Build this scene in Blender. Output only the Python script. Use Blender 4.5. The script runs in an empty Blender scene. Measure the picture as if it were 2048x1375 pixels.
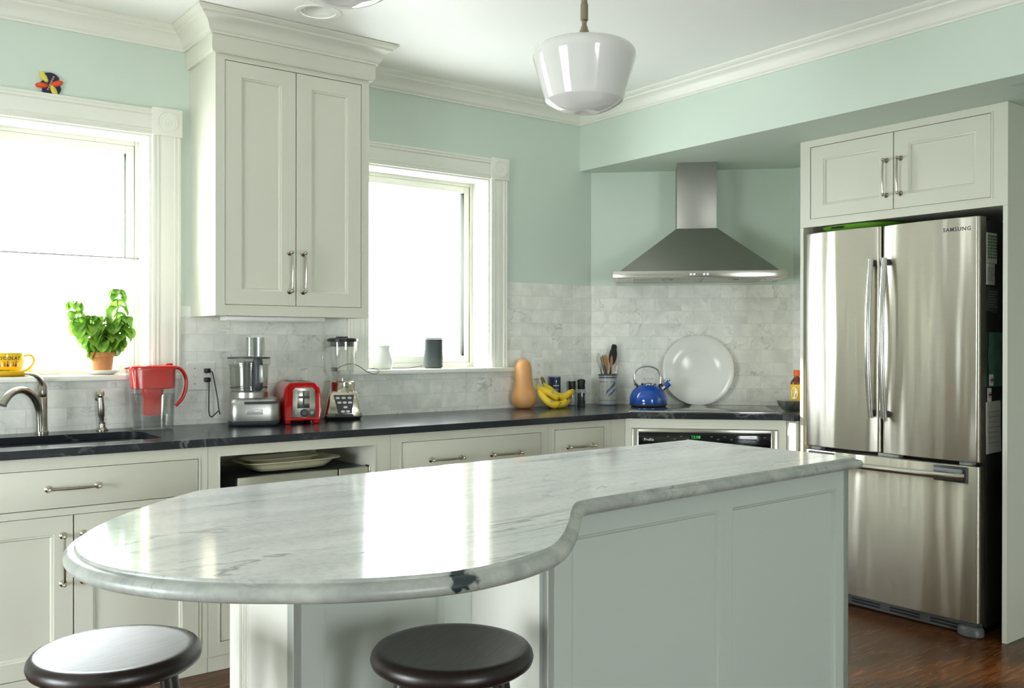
import bpy, bmesh, math, random
from mathutils import Vector, Matrix
from math import sin, cos, pi, radians, sqrt, atan2, hypot
random.seed(7)
S = bpy.context.scene
C = bpy.context.collection

# ------------------------------------------------------------------ camera
cam_d = bpy.data.cameras.new('camera')
cam = bpy.data.objects.new('camera', cam_d); C.objects.link(cam)
cam_d.sensor_width = 36.0; cam_d.lens = 36.0*1855.0449/2048; cam_d.clip_start = .05
_y, _p, _r = .9253, -.0025, .0013
_f = Vector((cos(_y)*cos(_p), sin(_y)*cos(_p), sin(_p)))
_rt = Vector((sin(_y), -cos(_y), 0)); _up = _rt.cross(_f)
_r2 = cos(_r)*_rt + sin(_r)*_up; _u2 = -sin(_r)*_rt + cos(_r)*_up
cam.matrix_world = Matrix(((_r2.x, _u2.x, -_f.x, 0), (_r2.y, _u2.y, -_f.y, 0), (_r2.z, _u2.z, -_f.z, 1.2912), (0, 0, 0, 1)))
S.camera = cam

# ------------------------------------------------------------------ view, world, sun
S.view_settings.view_transform = 'Standard'; S.view_settings.look = 'None'
S.view_settings.gamma = 1; S.view_settings.use_curve_mapping = False
S.view_settings.exposure = 0.3
S.cycles.max_bounces = 10; S.cycles.diffuse_bounces = 6; S.cycles.glossy_bounces = 5
S.cycles.transmission_bounces = 8; S.cycles.transparent_max_bounces = 12
S.cycles.caustics_reflective = True; S.cycles.blur_glossy = .6; S.cycles.caustics_refractive = False
S.cycles.sample_clamp_indirect = 5
W = bpy.data.worlds.new('overcast_sky'); S.world = W; W.use_nodes = True
wn = W.node_tree.nodes; wl = W.node_tree.links
bg = wn['Background']; bg.inputs['Strength'].default_value = 22
wtc = wn.new('ShaderNodeTexCoord'); wsep = wn.new('ShaderNodeSeparateXYZ'); wcr = wn.new('ShaderNodeValToRGB')
wmr = wn.new('ShaderNodeMapRange'); wmr.inputs[1].default_value = -1; wmr.inputs[2].default_value = 1
wl.new(wtc.outputs['Generated'], wsep.inputs[0]); wl.new(wsep.outputs['Z'], wmr.inputs[0]); wl.new(wmr.outputs[0], wcr.inputs[0])
e = wcr.color_ramp.elements
e[0].position = .47; e[0].color = (.60, .65, .64, 1)      # pale ground and neighbouring walls
e[1].position = .53; e[1].color = (.93, 1.0, 1.02, 1)
wl.new(wcr.outputs[0], bg.inputs['Color'])

sun_d = bpy.data.lights.new('sun', 'SUN'); sun = bpy.data.objects.new('sun', sun_d); C.objects.link(sun)
sun_d.energy = 9.0; sun_d.angle = radians(1.5); sun_d.color = (1, .90, .66)
sun.location = (-4, 9, 6)
sun.rotation_euler = Vector((.746, -.666, -.42)).to_track_quat('-Z', 'Y').to_euler()

def window_light(name, loc, direction, sx, sy, energy, color=(1, 1, 1)):
    d = bpy.data.lights.new(name, 'AREA'); o = bpy.data.objects.new(name, d); C.objects.link(o)
    d.shape = 'RECTANGLE'; d.size = sx; d.size_y = sy; d.energy = energy; d.color = color
    o.location = loc; o.rotation_euler = Vector(direction).to_track_quat('-Z', 'Z').to_euler()
    return o
# the sky's light entering through each window opening (sampling portals, they emit nothing themselves)
for nm, lc, dr, sx, sz in (('portal', (.80, 4.50, 1.675), (0, -1, 0), .9, 1.15), ('portal', (2.65, 4.50, 1.675), (0, -1, 0), .9, 1.15),
                           ('portal', (-2.55, 2.1, .90), (1, 0, 0), 1.6, 1.5),
                           ('portal', (.4, -4.55, 1.2), (0, 1, 0), 1.3, 1.9)):
    o = window_light(nm, lc, dr, sx, sz, 1); o.data.cycles.is_portal = True

# ------------------------------------------------------------------ helpers
def I(): return Matrix.Identity(4)
def T(x=0, y=0, z=0): return Matrix.Translation((x, y, z))
def RX(a): return Matrix.Rotation(a, 4, 'X')
def RY(a): return Matrix.Rotation(a, 4, 'Y')
def RZ(a): return Matrix.Rotation(a, 4, 'Z')
def SC(x, y, z): return Matrix.Diagonal((x, y, z, 1))

class B:
    """collects shapes into one mesh"""
    def __init__(s, M=None): s.bm = bmesh.new(); s.M = M or I(); s.uv = None
    def v(s, co, M=None): return s.bm.verts.new((s.M @ (M or I())) @ Vector(co))
    def face(s, vs, mi=0):
        try: f = s.bm.faces.new(vs)
        except ValueError: return None
        f.material_index = mi; return f
    def box(s, x0, x1, y0, y1, z0, z1, bev=0, mi=0, M=None, seg=2):
        vs = [s.v((x, y, z), M) for x in (x0, x1) for y in (y0, y1) for z in (z0, z1)]
        fs = [s.face([vs[i] for i in q], mi) for q in ((0, 1, 3, 2), (4, 6, 7, 5), (0, 4, 5, 1), (2, 3, 7, 6), (0, 2, 6, 4), (1, 5, 7, 3))]
        if bev > 0:
            es = list({e for f in fs for e in f.edges})
            r = bmesh.ops.bevel(s.bm, geom=es, offset=bev, segments=seg, profile=.5, affect='EDGES')
            for f in r['faces']: f.material_index = mi
        return s
    def ring_loft(s, rings, closed=True, cap0=True, cap1=True, mi=0, M=None):
        R = [[s.v(p, M) for p in r] for r in rings]; n = len(R[0])
        for a, b in zip(R, R[1:]):
            for i in range(n if closed else n-1):
                j = (i+1) % n; s.face([a[i], a[j], b[j], b[i]], mi)
        if cap0: s.face(R[0][::-1], mi)
        if cap1: s.face(R[-1], mi)
        return s
    def lathe(s, prof, n=32, M=None, mi=0, sx=1, sy=1, cap=True):
        rings = [[(max(r, 1e-4)*cos(2*pi*i/n)*sx, max(r, 1e-4)*sin(2*pi*i/n)*sy, z) for i in range(n)] for r, z in prof]
        return s.ring_loft(rings, True, cap, cap, mi, M)
    def cyl(s, r, z0, z1, n=24, M=None, mi=0, bev=0):
        p = [(r, z0), (r, z1)] if not bev else [(r-bev, z0), (r, z0+bev), (r, z1-bev), (r-bev, z1)]
        return s.lathe(p, n, M, mi)
    def tube(s, pts, rad, n=10, mi=0, M=None, cap=True, flat=1.0, up=None, closed=False):
        P = [Vector(p) for p in pts]; m = len(P); rings = []
        N = None
        for i, p in enumerate(P):
            if closed: t = P[(i+1) % m]-P[i-1]
            else: t = (P[min(i+1, m-1)]-P[max(i-1, 0)])
            t = t.normalized()
            if up is not None: N = Vector(up)
            elif N is None: N = Vector((0, 0, 1)) if abs(t.z) < .9 else Vector((1, 0, 0))
            N = (N-t*N.dot(t)).normalized(); Bn = t.cross(N)
            r = rad[i] if isinstance(rad, (list, tuple)) else rad
            fl = flat[i] if isinstance(flat, (list, tuple)) else flat
            rings.append([p+Bn*(r*cos(2*pi*k/n))+N*(r*fl*sin(2*pi*k/n)) for k in range(n)])
        if closed: rings.append(rings[0]); cap = False
        return s.ring_loft(rings, True, cap, cap, mi, M)
    def prism(s, poly, z0, z1, mi=0, M=None, bev=0):
        a = [s.v((x, y, z0), M) for x, y in poly]; b = [s.v((x, y, z1), M) for x, y in poly]
        n = len(a); fs = [s.face(a[::-1], mi), s.face(b, mi)]
        for i in range(n):
            j = (i+1) % n; s.face([a[i], a[j], b[j], b[i]], mi)
        if bev:
            es = [e for e in fs[1].edges]
            bmesh.ops.bevel(s.bm, geom=es, offset=bev, segments=2, profile=.5, affect='EDGES')
        return s
    def mould(s, prof, p0, p1, out, m0=0, m1=0, mi=0, up=(0, 0, 1)):
        """profile (out, up) swept from p0 to p1; m0/m1 shift the ends along the run per unit of out (mitres)"""
        p0, p1, out, up = Vector(p0), Vector(p1), Vector(out), Vector(up); d = (p1-p0).normalized()
        r0 = [p0+out*o+up*u+d*(m0*o) for o, u in prof]; r1 = [p1+out*o+up*u+d*(m1*o) for o, u in prof]
        return s.ring_loft([r0, r1], True, True, True, mi)
    def sphere(s, r, M=None, mi=0, n=20, sz=1):
        prof = [(r*sin(pi*i/n), -r*cos(pi*i/n)*sz) for i in range(n+1)]
        return s.lathe(prof, n+4, M, mi)
    def build(s, name, mats, parent=None, ang=35, M=None):
        if M is not None: bmesh.ops.transform(s.bm, matrix=M, verts=s.bm.verts)
        bmesh.ops.remove_doubles(s.bm, verts=s.bm.verts, dist=1e-6)
        bmesh.ops.recalc_face_normals(s.bm, faces=s.bm.faces)
        me = bpy.data.meshes.new(name); s.bm.to_mesh(me); s.bm.free()
        if not isinstance(mats, (list, tuple)): mats = [mats]
        for m in mats: me.materials.append(m)
        me.polygons.foreach_set('use_smooth', [True]*len(me.polygons))
        me.set_sharp_from_angle(angle=radians(ang))
        o = bpy.data.objects.new(name, me); C.objects.link(o)
        if parent: o.parent = parent
        return o

def thing(name, label, cat, loc=(0, 0, 0), rz=0, group=None):
    o = bpy.data.objects.new(name, None); C.objects.link(o)
    o.empty_display_size = .1; o.location = loc; o.rotation_euler = (0, 0, rz)
    o['label'] = label; o['category'] = cat
    if group: o['group'] = group
    return o
def struct(o, label=None):
    o['kind'] = 'structure'
    if label: o['label'] = label
    return o
def sempty(name, loc=(0, 0, 0)):
    o = bpy.data.objects.new(name, None); C.objects.link(o); o.location = loc; o['kind'] = 'structure'; return o
def tag(o, label, cat, group=None):
    o['label'] = label; o['category'] = cat
    if group: o['group'] = group
    return o

def text_geo(b, txt, size, M, depth=.0006, mi=0, bend=None, align='CENTER', space=1.0, bold=0):
    cu = bpy.data.curves.new('t', 'FONT'); cu.body = txt; cu.size = size; cu.extrude = depth; cu.align_x = align; cu.resolution_u = 2
    cu.space_character = space; cu.offset = bold
    ob = bpy.data.objects.new('t', cu)
    me = bpy.data.meshes.new_from_object(ob)
    vs = [b.v(bend(v.co) if bend else (M @ v.co)) for v in me.vertices]
    for p in me.polygons: b.face([vs[i] for i in p.vertices], mi)
    bpy.data.objects.remove(ob); bpy.data.curves.remove(cu); bpy.data.meshes.remove(me)

def smooth_path(pts, k=6, closed=False):
    P = [Vector(p) for p in pts]; n = len(P); out = []
    rng = range(n if closed else n-1)
    for i in rng:
        p0 = P[(i-1) % n] if closed or i > 0 else P[0]
        p1 = P[i]; p2 = P[(i+1) % n]; p3 = P[(i+2) % n] if closed or i+2 < n else P[-1]
        for j in range(k):
            t = j/k
            out.append(.5*((2*p1)+(p2-p0)*t+(2*p0-5*p1+4*p2-p3)*t*t+(3*p1-p0-3*p2+p3)*t**3))
    if not closed: out.append(P[-1])
    return out

# ------------------------------------------------------------------ materials
def nt(name):
    m = bpy.data.materials.new(name); m.use_nodes = True
    return m, m.node_tree.nodes, m.node_tree.links, m.node_tree.nodes['Principled BSDF']
def srgb(r, g, b): return tuple(((c/255)/12.92 if c/255 <= .04045 else (((c/255)+.055)/1.055)**2.4) for c in (r, g, b))+(1,)
def mat(name, col, rough=.5, metal=0, var=.04, scale=30, bump=0, spec=.5, coat=0, aniso=0, trans=0, ior=1.45, stretch=(1, 1, 1), emit=0, alpha=1, rvar=.05):
    """plain surface with a faint procedural variation of colour and gloss"""
    m, n, l, p = nt(name)
    tc = n.new('ShaderNodeTexCoord'); mp = n.new('ShaderNodeMapping'); nz = n.new('ShaderNodeTexNoise')
    mp.inputs['Scale'].default_value = stretch; nz.inputs['Scale'].default_value = scale; nz.inputs['Detail'].default_value = 4
    l.new(tc.outputs['Object'], mp.inputs[0]); l.new(mp.outputs[0], nz.inputs['Vector'])
    mx = n.new('ShaderNodeMix'); mx.data_type = 'RGBA'
    mx.inputs[6].default_value = tuple(c*(1-var) for c in col[:3])+(1,); mx.inputs[7].default_value = tuple(min(1, c*(1+var)) for c in col[:3])+(1,)
    l.new(nz.outputs['Fac'], mx.inputs[0]); l.new(mx.outputs[2], p.inputs['Base Color'])
    mr = n.new('ShaderNodeMapRange'); mr.inputs[3].default_value = max(0, rough-rvar); mr.inputs[4].default_value = rough+rvar
    l.new(nz.outputs['Fac'], mr.inputs[0]); l.new(mr.outputs[0], p.inputs['Roughness'])
    p.inputs['Metallic'].default_value = metal; p.inputs['Specular IOR Level'].default_value = spec
    p.inputs['Coat Weight'].default_value = coat; p.inputs['IOR'].default_value = ior
    p.inputs['Anisotropic'].default_value = aniso; p.inputs['Transmission Weight'].default_value = trans
    if emit: p.inputs['Emission Color'].default_value = col; p.inputs['Emission Strength'].default_value = emit
    if bump:
        bp = n.new('ShaderNodeBump'); bp.inputs['Strength'].default_value = bump; bp.inputs['Distance'].default_value = .002
        l.new(nz.outputs['Fac'], bp.inputs['Height']); l.new(bp.outputs[0], p.inputs['Normal'])
    return m
def clear(name, col=(1, 1, 1, 1), refl=.12, rough=.02):
    """thin clear glass or plastic: mostly see-through, mirror-like at grazing angles"""
    m, n, l, p = nt(name); n.remove(p)
    out = n['Material Output']; tr = n.new('ShaderNodeBsdfTransparent'); gl = n.new('ShaderNodeBsdfGlossy'); mx = n.new('ShaderNodeMixShader')
    tr.inputs[0].default_value = col; gl.inputs['Roughness'].default_value = rough
    lw = n.new('ShaderNodeLayerWeight'); lw.inputs[0].default_value = .5; ma = n.new('ShaderNodeMath'); ma.operation = 'MULTIPLY_ADD'
    ma.inputs[1].default_value = .85; ma.inputs[2].default_value = .03+refl*.2
    pw = n.new('ShaderNodeMath'); pw.operation = 'POWER'; pw.inputs[1].default_value = 3.6
    l.new(lw.outputs['Facing'], pw.inputs[0]); l.new(pw.outputs[0], ma.inputs[0])
    nz = n.new('ShaderNodeTexNoise'); nz.inputs['Scale'].default_value = 60; bp = n.new('ShaderNodeBump'); bp.inputs['Strength'].default_value = .03
    l.new(nz.outputs['Fac'], bp.inputs['Height']); l.new(bp.outputs[0], gl.inputs['Normal'])
    l.new(ma.outputs[0], mx.inputs[0]); l.new(tr.outputs[0], mx.inputs[1]); l.new(gl.outputs[0], mx.inputs[2]); l.new(mx.outputs[0], out.inputs[0])
    return m

def marble_nodes(n, l, vec, sc, base, grey, dark, stretch=(1, 1, 1), heavy=.5, grain=.86):
    mp = n.new('ShaderNodeMapping'); mp.inputs['Scale'].default_value = stretch; l.new(vec, mp.inputs[0])
    # soft clouds
    n1 = n.new('ShaderNodeTexNoise'); n1.inputs['Scale'].default_value = sc*.9; n1.inputs['Detail'].default_value = 6; n1.inputs['Distortion'].default_value = .6
    l.new(mp.outputs[0], n1.inputs['Vector'])
    r1 = n.new('ShaderNodeValToRGB'); r1.color_ramp.elements[0].position = .35; r1.color_ramp.elements[1].position = .62
    r1.color_ramp.elements[0].color = grey; r1.color_ramp.elements[1].color = base
    l.new(n1.outputs['Fac'], r1.inputs[0])
    # thin veins: where a distorted noise crosses its middle value
    n2 = n.new('ShaderNodeTexNoise'); n2.inputs['Scale'].default_value = sc*.55; n2.inputs['Detail'].default_value = 8; n2.inputs['Roughness'].default_value = .6; n2.inputs['Distortion'].default_value = 1.3
    l.new(mp.outputs[0], n2.inputs['Vector'])
    sb = n.new('ShaderNodeMath'); sb.operation = 'SUBTRACT'; sb.inputs[1].default_value = .5; l.new(n2.outputs['Fac'], sb.inputs[0])
    ab = n.new('ShaderNodeMath'); ab.operation = 'ABSOLUTE'; l.new(sb.outputs[0], ab.inputs[0])
    r2 = n.new('ShaderNodeValToRGB'); r2.color_ramp.elements[0].position = 0; r2.color_ramp.elements[1].position = .022
    r2.color_ramp.elements[0].color = (1, 1, 1, 1); r2.color_ramp.elements[1].color = (0, 0, 0, 1)
    l.new(ab.outputs[0], r2.inputs[0])
    n3 = n.new('ShaderNodeTexNoise'); n3.inputs['Scale'].default_value = sc*.5; l.new(mp.outputs[0], n3.inputs['Vector'])
    r3 = n.new('ShaderNodeValToRGB'); r3.color_ramp.elements[0].position = .48; r3.color_ramp.elements[1].position = .68
    l.new(n3.outputs['Fac'], r3.inputs[0])
    mu = n.new('ShaderNodeMath'); mu.operation = 'MULTIPLY'; l.new(r2.outputs[0], mu.inputs[0]); l.new(r3.outputs[0], mu.inputs[1])
    mu2 = n.new('ShaderNodeMath'); mu2.operation = 'MULTIPLY'; mu2.inputs[1].default_value = heavy; l.new(mu.outputs[0], mu2.inputs[0])
    mx = n.new('ShaderNodeMix'); mx.data_type = 'RGBA'; mx.inputs[7].default_value = dark
    l.new(mu2.outputs[0], mx.inputs[0]); l.new(r1.outputs[0], mx.inputs[6])
    n4 = n.new('ShaderNodeTexNoise'); n4.inputs['Scale'].default_value = sc*11; n4.inputs['Detail'].default_value = 3; l.new(vec, n4.inputs['Vector'])
    r4 = n.new('ShaderNodeValToRGB'); r4.color_ramp.elements[0].position = .3; r4.color_ramp.elements[1].position = .55; r4.color_ramp.elements[0].color = (grain, grain+.01, grain+.02, 1); r4.color_ramp.elements[1].color = (1, 1, 1, 1)
    l.new(n4.outputs['Fac'], r4.inputs[0]); m4 = n.new('ShaderNodeMix'); m4.data_type = 'RGBA'; m4.blend_type = 'MULTIPLY'; m4.inputs[0].default_value = 1
    l.new(mx.outputs[2], m4.inputs[6]); l.new(r4.outputs[0], m4.inputs[7])
    return m4.outputs[2]

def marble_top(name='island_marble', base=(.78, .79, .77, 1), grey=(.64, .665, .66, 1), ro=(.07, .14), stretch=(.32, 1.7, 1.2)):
    m, n, l, p = nt(name); tc = n.new('ShaderNodeTexCoord')
    c = marble_nodes(n, l, tc.outputs['Object'], 7, base, grey, (.15, .18, .20, 1), stretch, .85)
    # one broad dark vein on the seating side and a few wandering dark threads
    v = n.new('ShaderNodeTexNoise'); v.inputs['Scale'].default_value = 26; v.inputs['Detail'].default_value = 5; l.new(tc.outputs['Object'], v.inputs['Vector'])
    sep = n.new('ShaderNodeSeparateXYZ'); l.new(tc.outputs['Object'], sep.inputs[0])
    def band(src, c0, w):
        a = n.new('ShaderNodeMath'); a.operation = 'SUBTRACT'; a.inputs[1].default_value = c0; l.new(src, a.inputs[0])
        b = n.new('ShaderNodeMath'); b.operation = 'ABSOLUTE'; l.new(a.outputs[0], b.inputs[0])
        r = n.new('ShaderNodeMapRange'); r.inputs[1].default_value = w; r.inputs[2].default_value = 0; r.inputs[3].default_value = 0; r.inputs[4].default_value = 1
        l.new(b.outputs[0], r.inputs[0]); return r.outputs[0]
    bx = band(sep.outputs['X'], -.80, .05); by = band(sep.outputs['Y'], -.70, .05)
    m1 = n.new('ShaderNodeMath'); m1.operation = 'MULTIPLY'; l.new(bx, m1.inputs[0]); l.new(by, m1.inputs[1])
    m2 = n.new('ShaderNodeMath'); m2.operation = 'MULTIPLY_ADD'; m2.inputs[1].default_value = 7; m2.inputs[2].default_value = -3.55; l.new(v.outputs['Fac'], m2.inputs[0])
    m3 = n.new('ShaderNodeMath'); m3.operation = 'ADD'; l.new(m1.outputs[0], m3.inputs[0]); l.new(m2.outputs[0], m3.inputs[1])
    m4 = n.new('ShaderNodeMath'); m4.operation = 'MULTIPLY'; l.new(m3.outputs[0], m4.inputs[0]); l.new(m1.outputs[0], m4.inputs[1])
    m5 = n.new('ShaderNodeMapRange'); m5.inputs[1].default_value = .12; m5.inputs[2].default_value = .3; l.new(m4.outputs[0], m5.inputs[0])
    mx = n.new('ShaderNodeMix'); mx.data_type = 'RGBA'; mx.inputs[7].default_value = (.025, .04, .045, 1)
    l.new(m5.outputs[0], mx.inputs[0]); l.new(c, mx.inputs[6]); l.new(mx.outputs[2], p.inputs['Base Color'])
    f = n.new('ShaderNodeTexNoise'); f.inputs['Scale'].default_value = 220; l.new(tc.outputs['Object'], f.inputs['Vector'])
    mr = n.new('ShaderNodeMapRange'); mr.inputs[3].default_value = ro[0]; mr.inputs[4].default_value = ro[1]; l.new(f.outputs['Fac'], mr.inputs[0]); l.new(mr.outputs[0], p.inputs['Roughness'])
    p.inputs['Specular IOR Level'].default_value = .55
    return m

def tile_mat():
    """white marble subway tile, 3 x 6 inch running bond, x along the wall and z up from the top course"""
    m, n, l, p = nt('marble_tile'); tc = n.new('ShaderNodeTexCoord')
    sp = n.new('ShaderNodeSeparateXYZ'); cb = n.new('ShaderNodeCombineXYZ'); l.new(tc.outputs['Object'], sp.inputs[0])
    l.new(sp.outputs['X'], cb.inputs['X']); l.new(sp.outputs['Z'], cb.inputs['Y'])
    br = n.new('ShaderNodeTexBrick'); br.offset = .5; br.inputs['Scale'].default_value = 1
    br.inputs['Brick Width'].default_value = .1552; br.inputs['Row Height'].default_value = .0776; br.inputs['Mortar Size'].default_value = .0009
    br.inputs['Mortar Smooth'].default_value = .2; br.inputs['Color1'].default_value = (0, 0, 0, 1); br.inputs['Color2'].default_value = (1, 1, 1, 1); br.inputs['Mortar'].default_value = (.5, .5, .5, 1)
    l.new(cb.outputs[0], br.inputs['Vector'])
    sc = n.new('ShaderNodeVectorMath'); sc.operation = 'SCALE'; sc.inputs['Scale'].default_value = 9; l.new(br.outputs['Color'], sc.inputs[0])
    ad = n.new('ShaderNodeVectorMath'); ad.operation = 'ADD'; l.new(tc.outputs['Object'], ad.inputs[0]); l.new(sc.outputs[0], ad.inputs[1])
    c = marble_nodes(n, l, ad.outputs[0], 10, (.95, .95, .90, 1), (.80, .81, .77, 1), (.42, .43, .40, 1), (1, 1, 1), .75, .95)
    tn = n.new('ShaderNodeMix'); tn.data_type = 'RGBA'; tn.blend_type = 'MULTIPLY'; tn.inputs[0].default_value = 1
    rr = n.new('ShaderNodeValToRGB'); rr.color_ramp.elements[0].color = (.92, .925, .92, 1); rr.color_ramp.elements[1].color = (1, 1, .99, 1); l.new(br.outputs['Color'], rr.inputs[0])
    l.new(c, tn.inputs[6]); l.new(rr.outputs[0], tn.inputs[7])
    mx = n.new('ShaderNodeMix'); mx.data_type = 'RGBA'; mx.inputs[7].default_value = (.66, .67, .63, 1)
    l.new(br.outputs['Fac'], mx.inputs[0]); l.new(tn.outputs[2], mx.inputs[6]); l.new(mx.outputs[2], p.inputs['Base Color'])
    bp = n.new('ShaderNodeBump'); bp.inputs['Strength'].default_value = .5; bp.inputs['Distance'].default_value = .001; bp.invert = True
    l.new(br.outputs['Fac'], bp.inputs['Height']); l.new(bp.outputs[0], p.inputs['Normal'])
    p.inputs['Roughness'].default_value = .38
    return m

def stone_black():
    m, n, l, p = nt('black_soapstone'); tc = n.new('ShaderNodeTexCoord')
    c = marble_nodes(n, l, tc.outputs['Object'], 5, (.012, .015, .019, 1), (.019, .024, .030, 1), (.40, .43, .42, 1), (1, 1, 1), .35)
    l.new(c, p.inputs['Base Color'])
    nz = n.new('ShaderNodeTexNoise'); nz.inputs['Scale'].default_value = 40; l.new(tc.outputs['Object'], nz.inputs['Vector'])
    mr = n.new('ShaderNodeMapRange'); mr.inputs[3].default_value = .17; mr.inputs[4].default_value = .27; l.new(nz.outputs['Fac'], mr.inputs[0]); l.new(mr.outputs[0], p.inputs['Roughness'])
    p.inputs['Specular IOR Level'].default_value = .32
    return m

def wood_floor():
    m, n, l, p = nt('oak_floor'); tc = n.new('ShaderNodeTexCoord')
    br = n.new('ShaderNodeTexBrick'); br.offset = .37; br.inputs['Scale'].default_value = 1; br.inputs['Brick Width'].default_value = 1.1; br.inputs['Row Height'].default_value = .082
    br.inputs['Mortar Size'].default_value = .0008; br.inputs['Color1'].default_value = (0, 0, 0, 1); br.inputs['Color2'].default_value = (1, 1, 1, 1); br.inputs['Mortar'].default_value = (.3, .3, .3, 1)
    l.new(tc.outputs['Object'], br.inputs['Vector'])
    mp = n.new('ShaderNodeMapping'); mp.inputs['Scale'].default_value = (1.2, 14, 1)
    sc = n.new('ShaderNodeVectorMath'); sc.operation = 'SCALE'; sc.inputs['Scale'].default_value = 5; l.new(br.outputs['Color'], sc.inputs[0])
    ad = n.new('ShaderNodeVectorMath'); l.new(tc.outputs['Object'], ad.inputs[0]); l.new(sc.outputs[0], ad.inputs[1]); l.new(ad.outputs[0], mp.inputs[0])
    wv = n.new('ShaderNodeTexNoise'); wv.inputs['Scale'].default_value = 5; wv.inputs['Detail'].default_value = 6; wv.inputs['Distortion'].default_value = 1.2; l.new(mp.outputs[0], wv.inputs['Vector'])
    cr = n.new('ShaderNodeValToRGB'); cr.color_ramp.elements[0].position = .38; cr.color_ramp.elements[1].position = .66
    cr.color_ramp.elements[0].color = (.045, .014, .004, 1); cr.color_ramp.elements[1].color = (.13, .048, .014, 1); l.new(wv.outputs['Fac'], cr.inputs[0])
    mx = n.new('ShaderNodeMix'); mx.data_type = 'RGBA'; mx.inputs[7].default_value = (.02, .01, .006, 1); l.new(br.outputs['Fac'], mx.inputs[0]); l.new(cr.outputs[0], mx.inputs[6])
    l.new(mx.outputs[2], p.inputs['Base Color']); p.inputs['Roughness'].default_value = .27; p.inputs['Specular IOR Level'].default_value = .22
    bp = n.new('ShaderNodeBump'); bp.inputs['Strength'].default_value = .12; bp.inputs['Distance'].default_value = .001; l.new(wv.outputs['Fac'], bp.inputs['Height']); l.new(bp.outputs[0], p.inputs['Normal'])
    return m

def brushed(name, col=(.62, .61, .57, 1), rough=.22, aniso=.75, stretch=(1, 1, 60), rot=.25, axis='Z', waves=0):
    m, n, l, p = nt(name); tc = n.new('ShaderNodeTexCoord'); mp = n.new('ShaderNodeMapping'); mp.inputs['Scale'].default_value = stretch
    nz = n.new('ShaderNodeTexNoise'); nz.inputs['Scale'].default_value = 12; nz.inputs['Detail'].default_value = 5
    l.new(tc.outputs['Object'], mp.inputs[0]); l.new(mp.outputs[0], nz.inputs['Vector'])
    cr = n.new('ShaderNodeMix'); cr.data_type = 'RGBA'; cr.inputs[6].default_value = tuple(c*.93 for c in col[:3])+(1,); cr.inputs[7].default_value = tuple(min(1, c*1.06) for c in col[:3])+(1,)
    l.new(nz.outputs['Fac'], cr.inputs[0]); l.new(cr.outputs[2], p.inputs['Base Color'])
    mr = n.new('ShaderNodeMapRange'); mr.inputs[3].default_value = rough-.03; mr.inputs[4].default_value = rough+.05; l.new(nz.outputs['Fac'], mr.inputs[0]); l.new(mr.outputs[0], p.inputs['Roughness'])
    p.inputs['Metallic'].default_value = 1; p.inputs['Anisotropic'].default_value = aniso; p.inputs['Anisotropic Rotation'].default_value = rot
    tg = n.new('ShaderNodeTangent'); tg.direction_type = 'RADIAL'; tg.axis = axis; l.new(tg.outputs[0], p.inputs['Tangent'])
    if waves:
        # sheet metal is never quite flat: broad shallow vertical ripples
        m3 = n.new('ShaderNodeMapping'); m3.inputs['Scale'].default_value = (9, 1, .5); n3 = n.new('ShaderNodeTexNoise'); n3.inputs['Scale'].default_value = 1; n3.inputs['Detail'].default_value = 1
        l.new(tc.outputs['Object'], m3.inputs[0]); l.new(m3.outputs[0], n3.inputs['Vector']); bp = n.new('ShaderNodeBump'); bp.inputs['Strength'].default_value = .8; bp.inputs['Distance'].default_value = .02
        l.new(n3.outputs['Fac'], bp.inputs['Height']); l.new(bp.outputs[0], p.inputs['Normal'])
    return m

M_cab = mat('cabinet_paint', (.67, .665, .575, 1), .42, var=.012, scale=6)
M_trim = mat('trim_paint', (.84, .84, .77, 1), .38, var=.012, scale=6)
M_wall = mat('mint_wall_paint', (.64, .73, .655, 1), .62, var=.015, scale=9, bump=.05)
M_ceil = mat('ceiling_paint', (.91, .91, .88, 1), .55, var=.01, scale=5)
M_isl_lit = mat('island_lit_paint', (.86, .855, .78, 1), .40, var=.012, scale=6)  # lighter copy of the island paint, light from the left put into its colour
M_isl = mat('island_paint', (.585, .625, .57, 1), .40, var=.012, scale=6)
M_tile = tile_mat(); M_marble = marble_top(); M_medge = marble_top('shaded_honed_edge', (.50, .515, .475, 1), (.33, .35, .33, 1), (.3, .4), (1.6, 1.6, 1.6)); M_black = stone_black(); M_floor = wood_floor()  # marble edge: rougher finish, and shade put into its darker colour
M_steel = brushed('brushed_steel', (.72, .685, .60, 1), .32, .93, waves=1)
M_steel2 = brushed('hood_steel', (.34, .34, .31, 1), .30, .5)
M_nickel = mat('satin_nickel', (.55, .51, .43, 1), .22, 1, var=.05, scale=80)
M_chrome = mat('chrome', (.75, .75, .72, 1), .09, 1, var=.03, scale=60)
M_blackp = mat('black_plastic', (.012, .012, .014, 1), .35, var=.2, scale=60)
M_dgrey = mat('dark_grey_plastic', (.045, .05, .055, 1), .4, var=.1, scale=60)
M_grey = mat('grey_plastic', (.28, .29, .29, 1), .4, var=.05, scale=60)
M_foot = mat('charcoal_plastic', (.10, .105, .105, 1), .35, var=.05)
M_white = mat('white_glaze', (.80, .80, .77, 1), .18, var=.02, scale=20)
M_gap = mat('shadow_gap', (.05, .05, .045, 1), .8, var=.05)
M_glass = clear('window_glass', (1, 1, 1, 1), .1, .01)
M_espresso = mat('espresso_wood', (.017, .011, .010, 1), .34, var=.3, scale=14, stretch=(1, 9, 1), bump=.08, spec=.65, rvar=.09)
M_outlet = mat('outlet_plastic', (.90, .90, .87, 1), .3, var=.01)
# ------------------------------------------------------------------ the setting
YW = 4.243; CT = .914; ZC = 2.685; ZB = 2.322
WIN = [(.410, 1.195), (2.262, 3.035)]; WZ0, WZ1 = 1.124, 2.205

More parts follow.
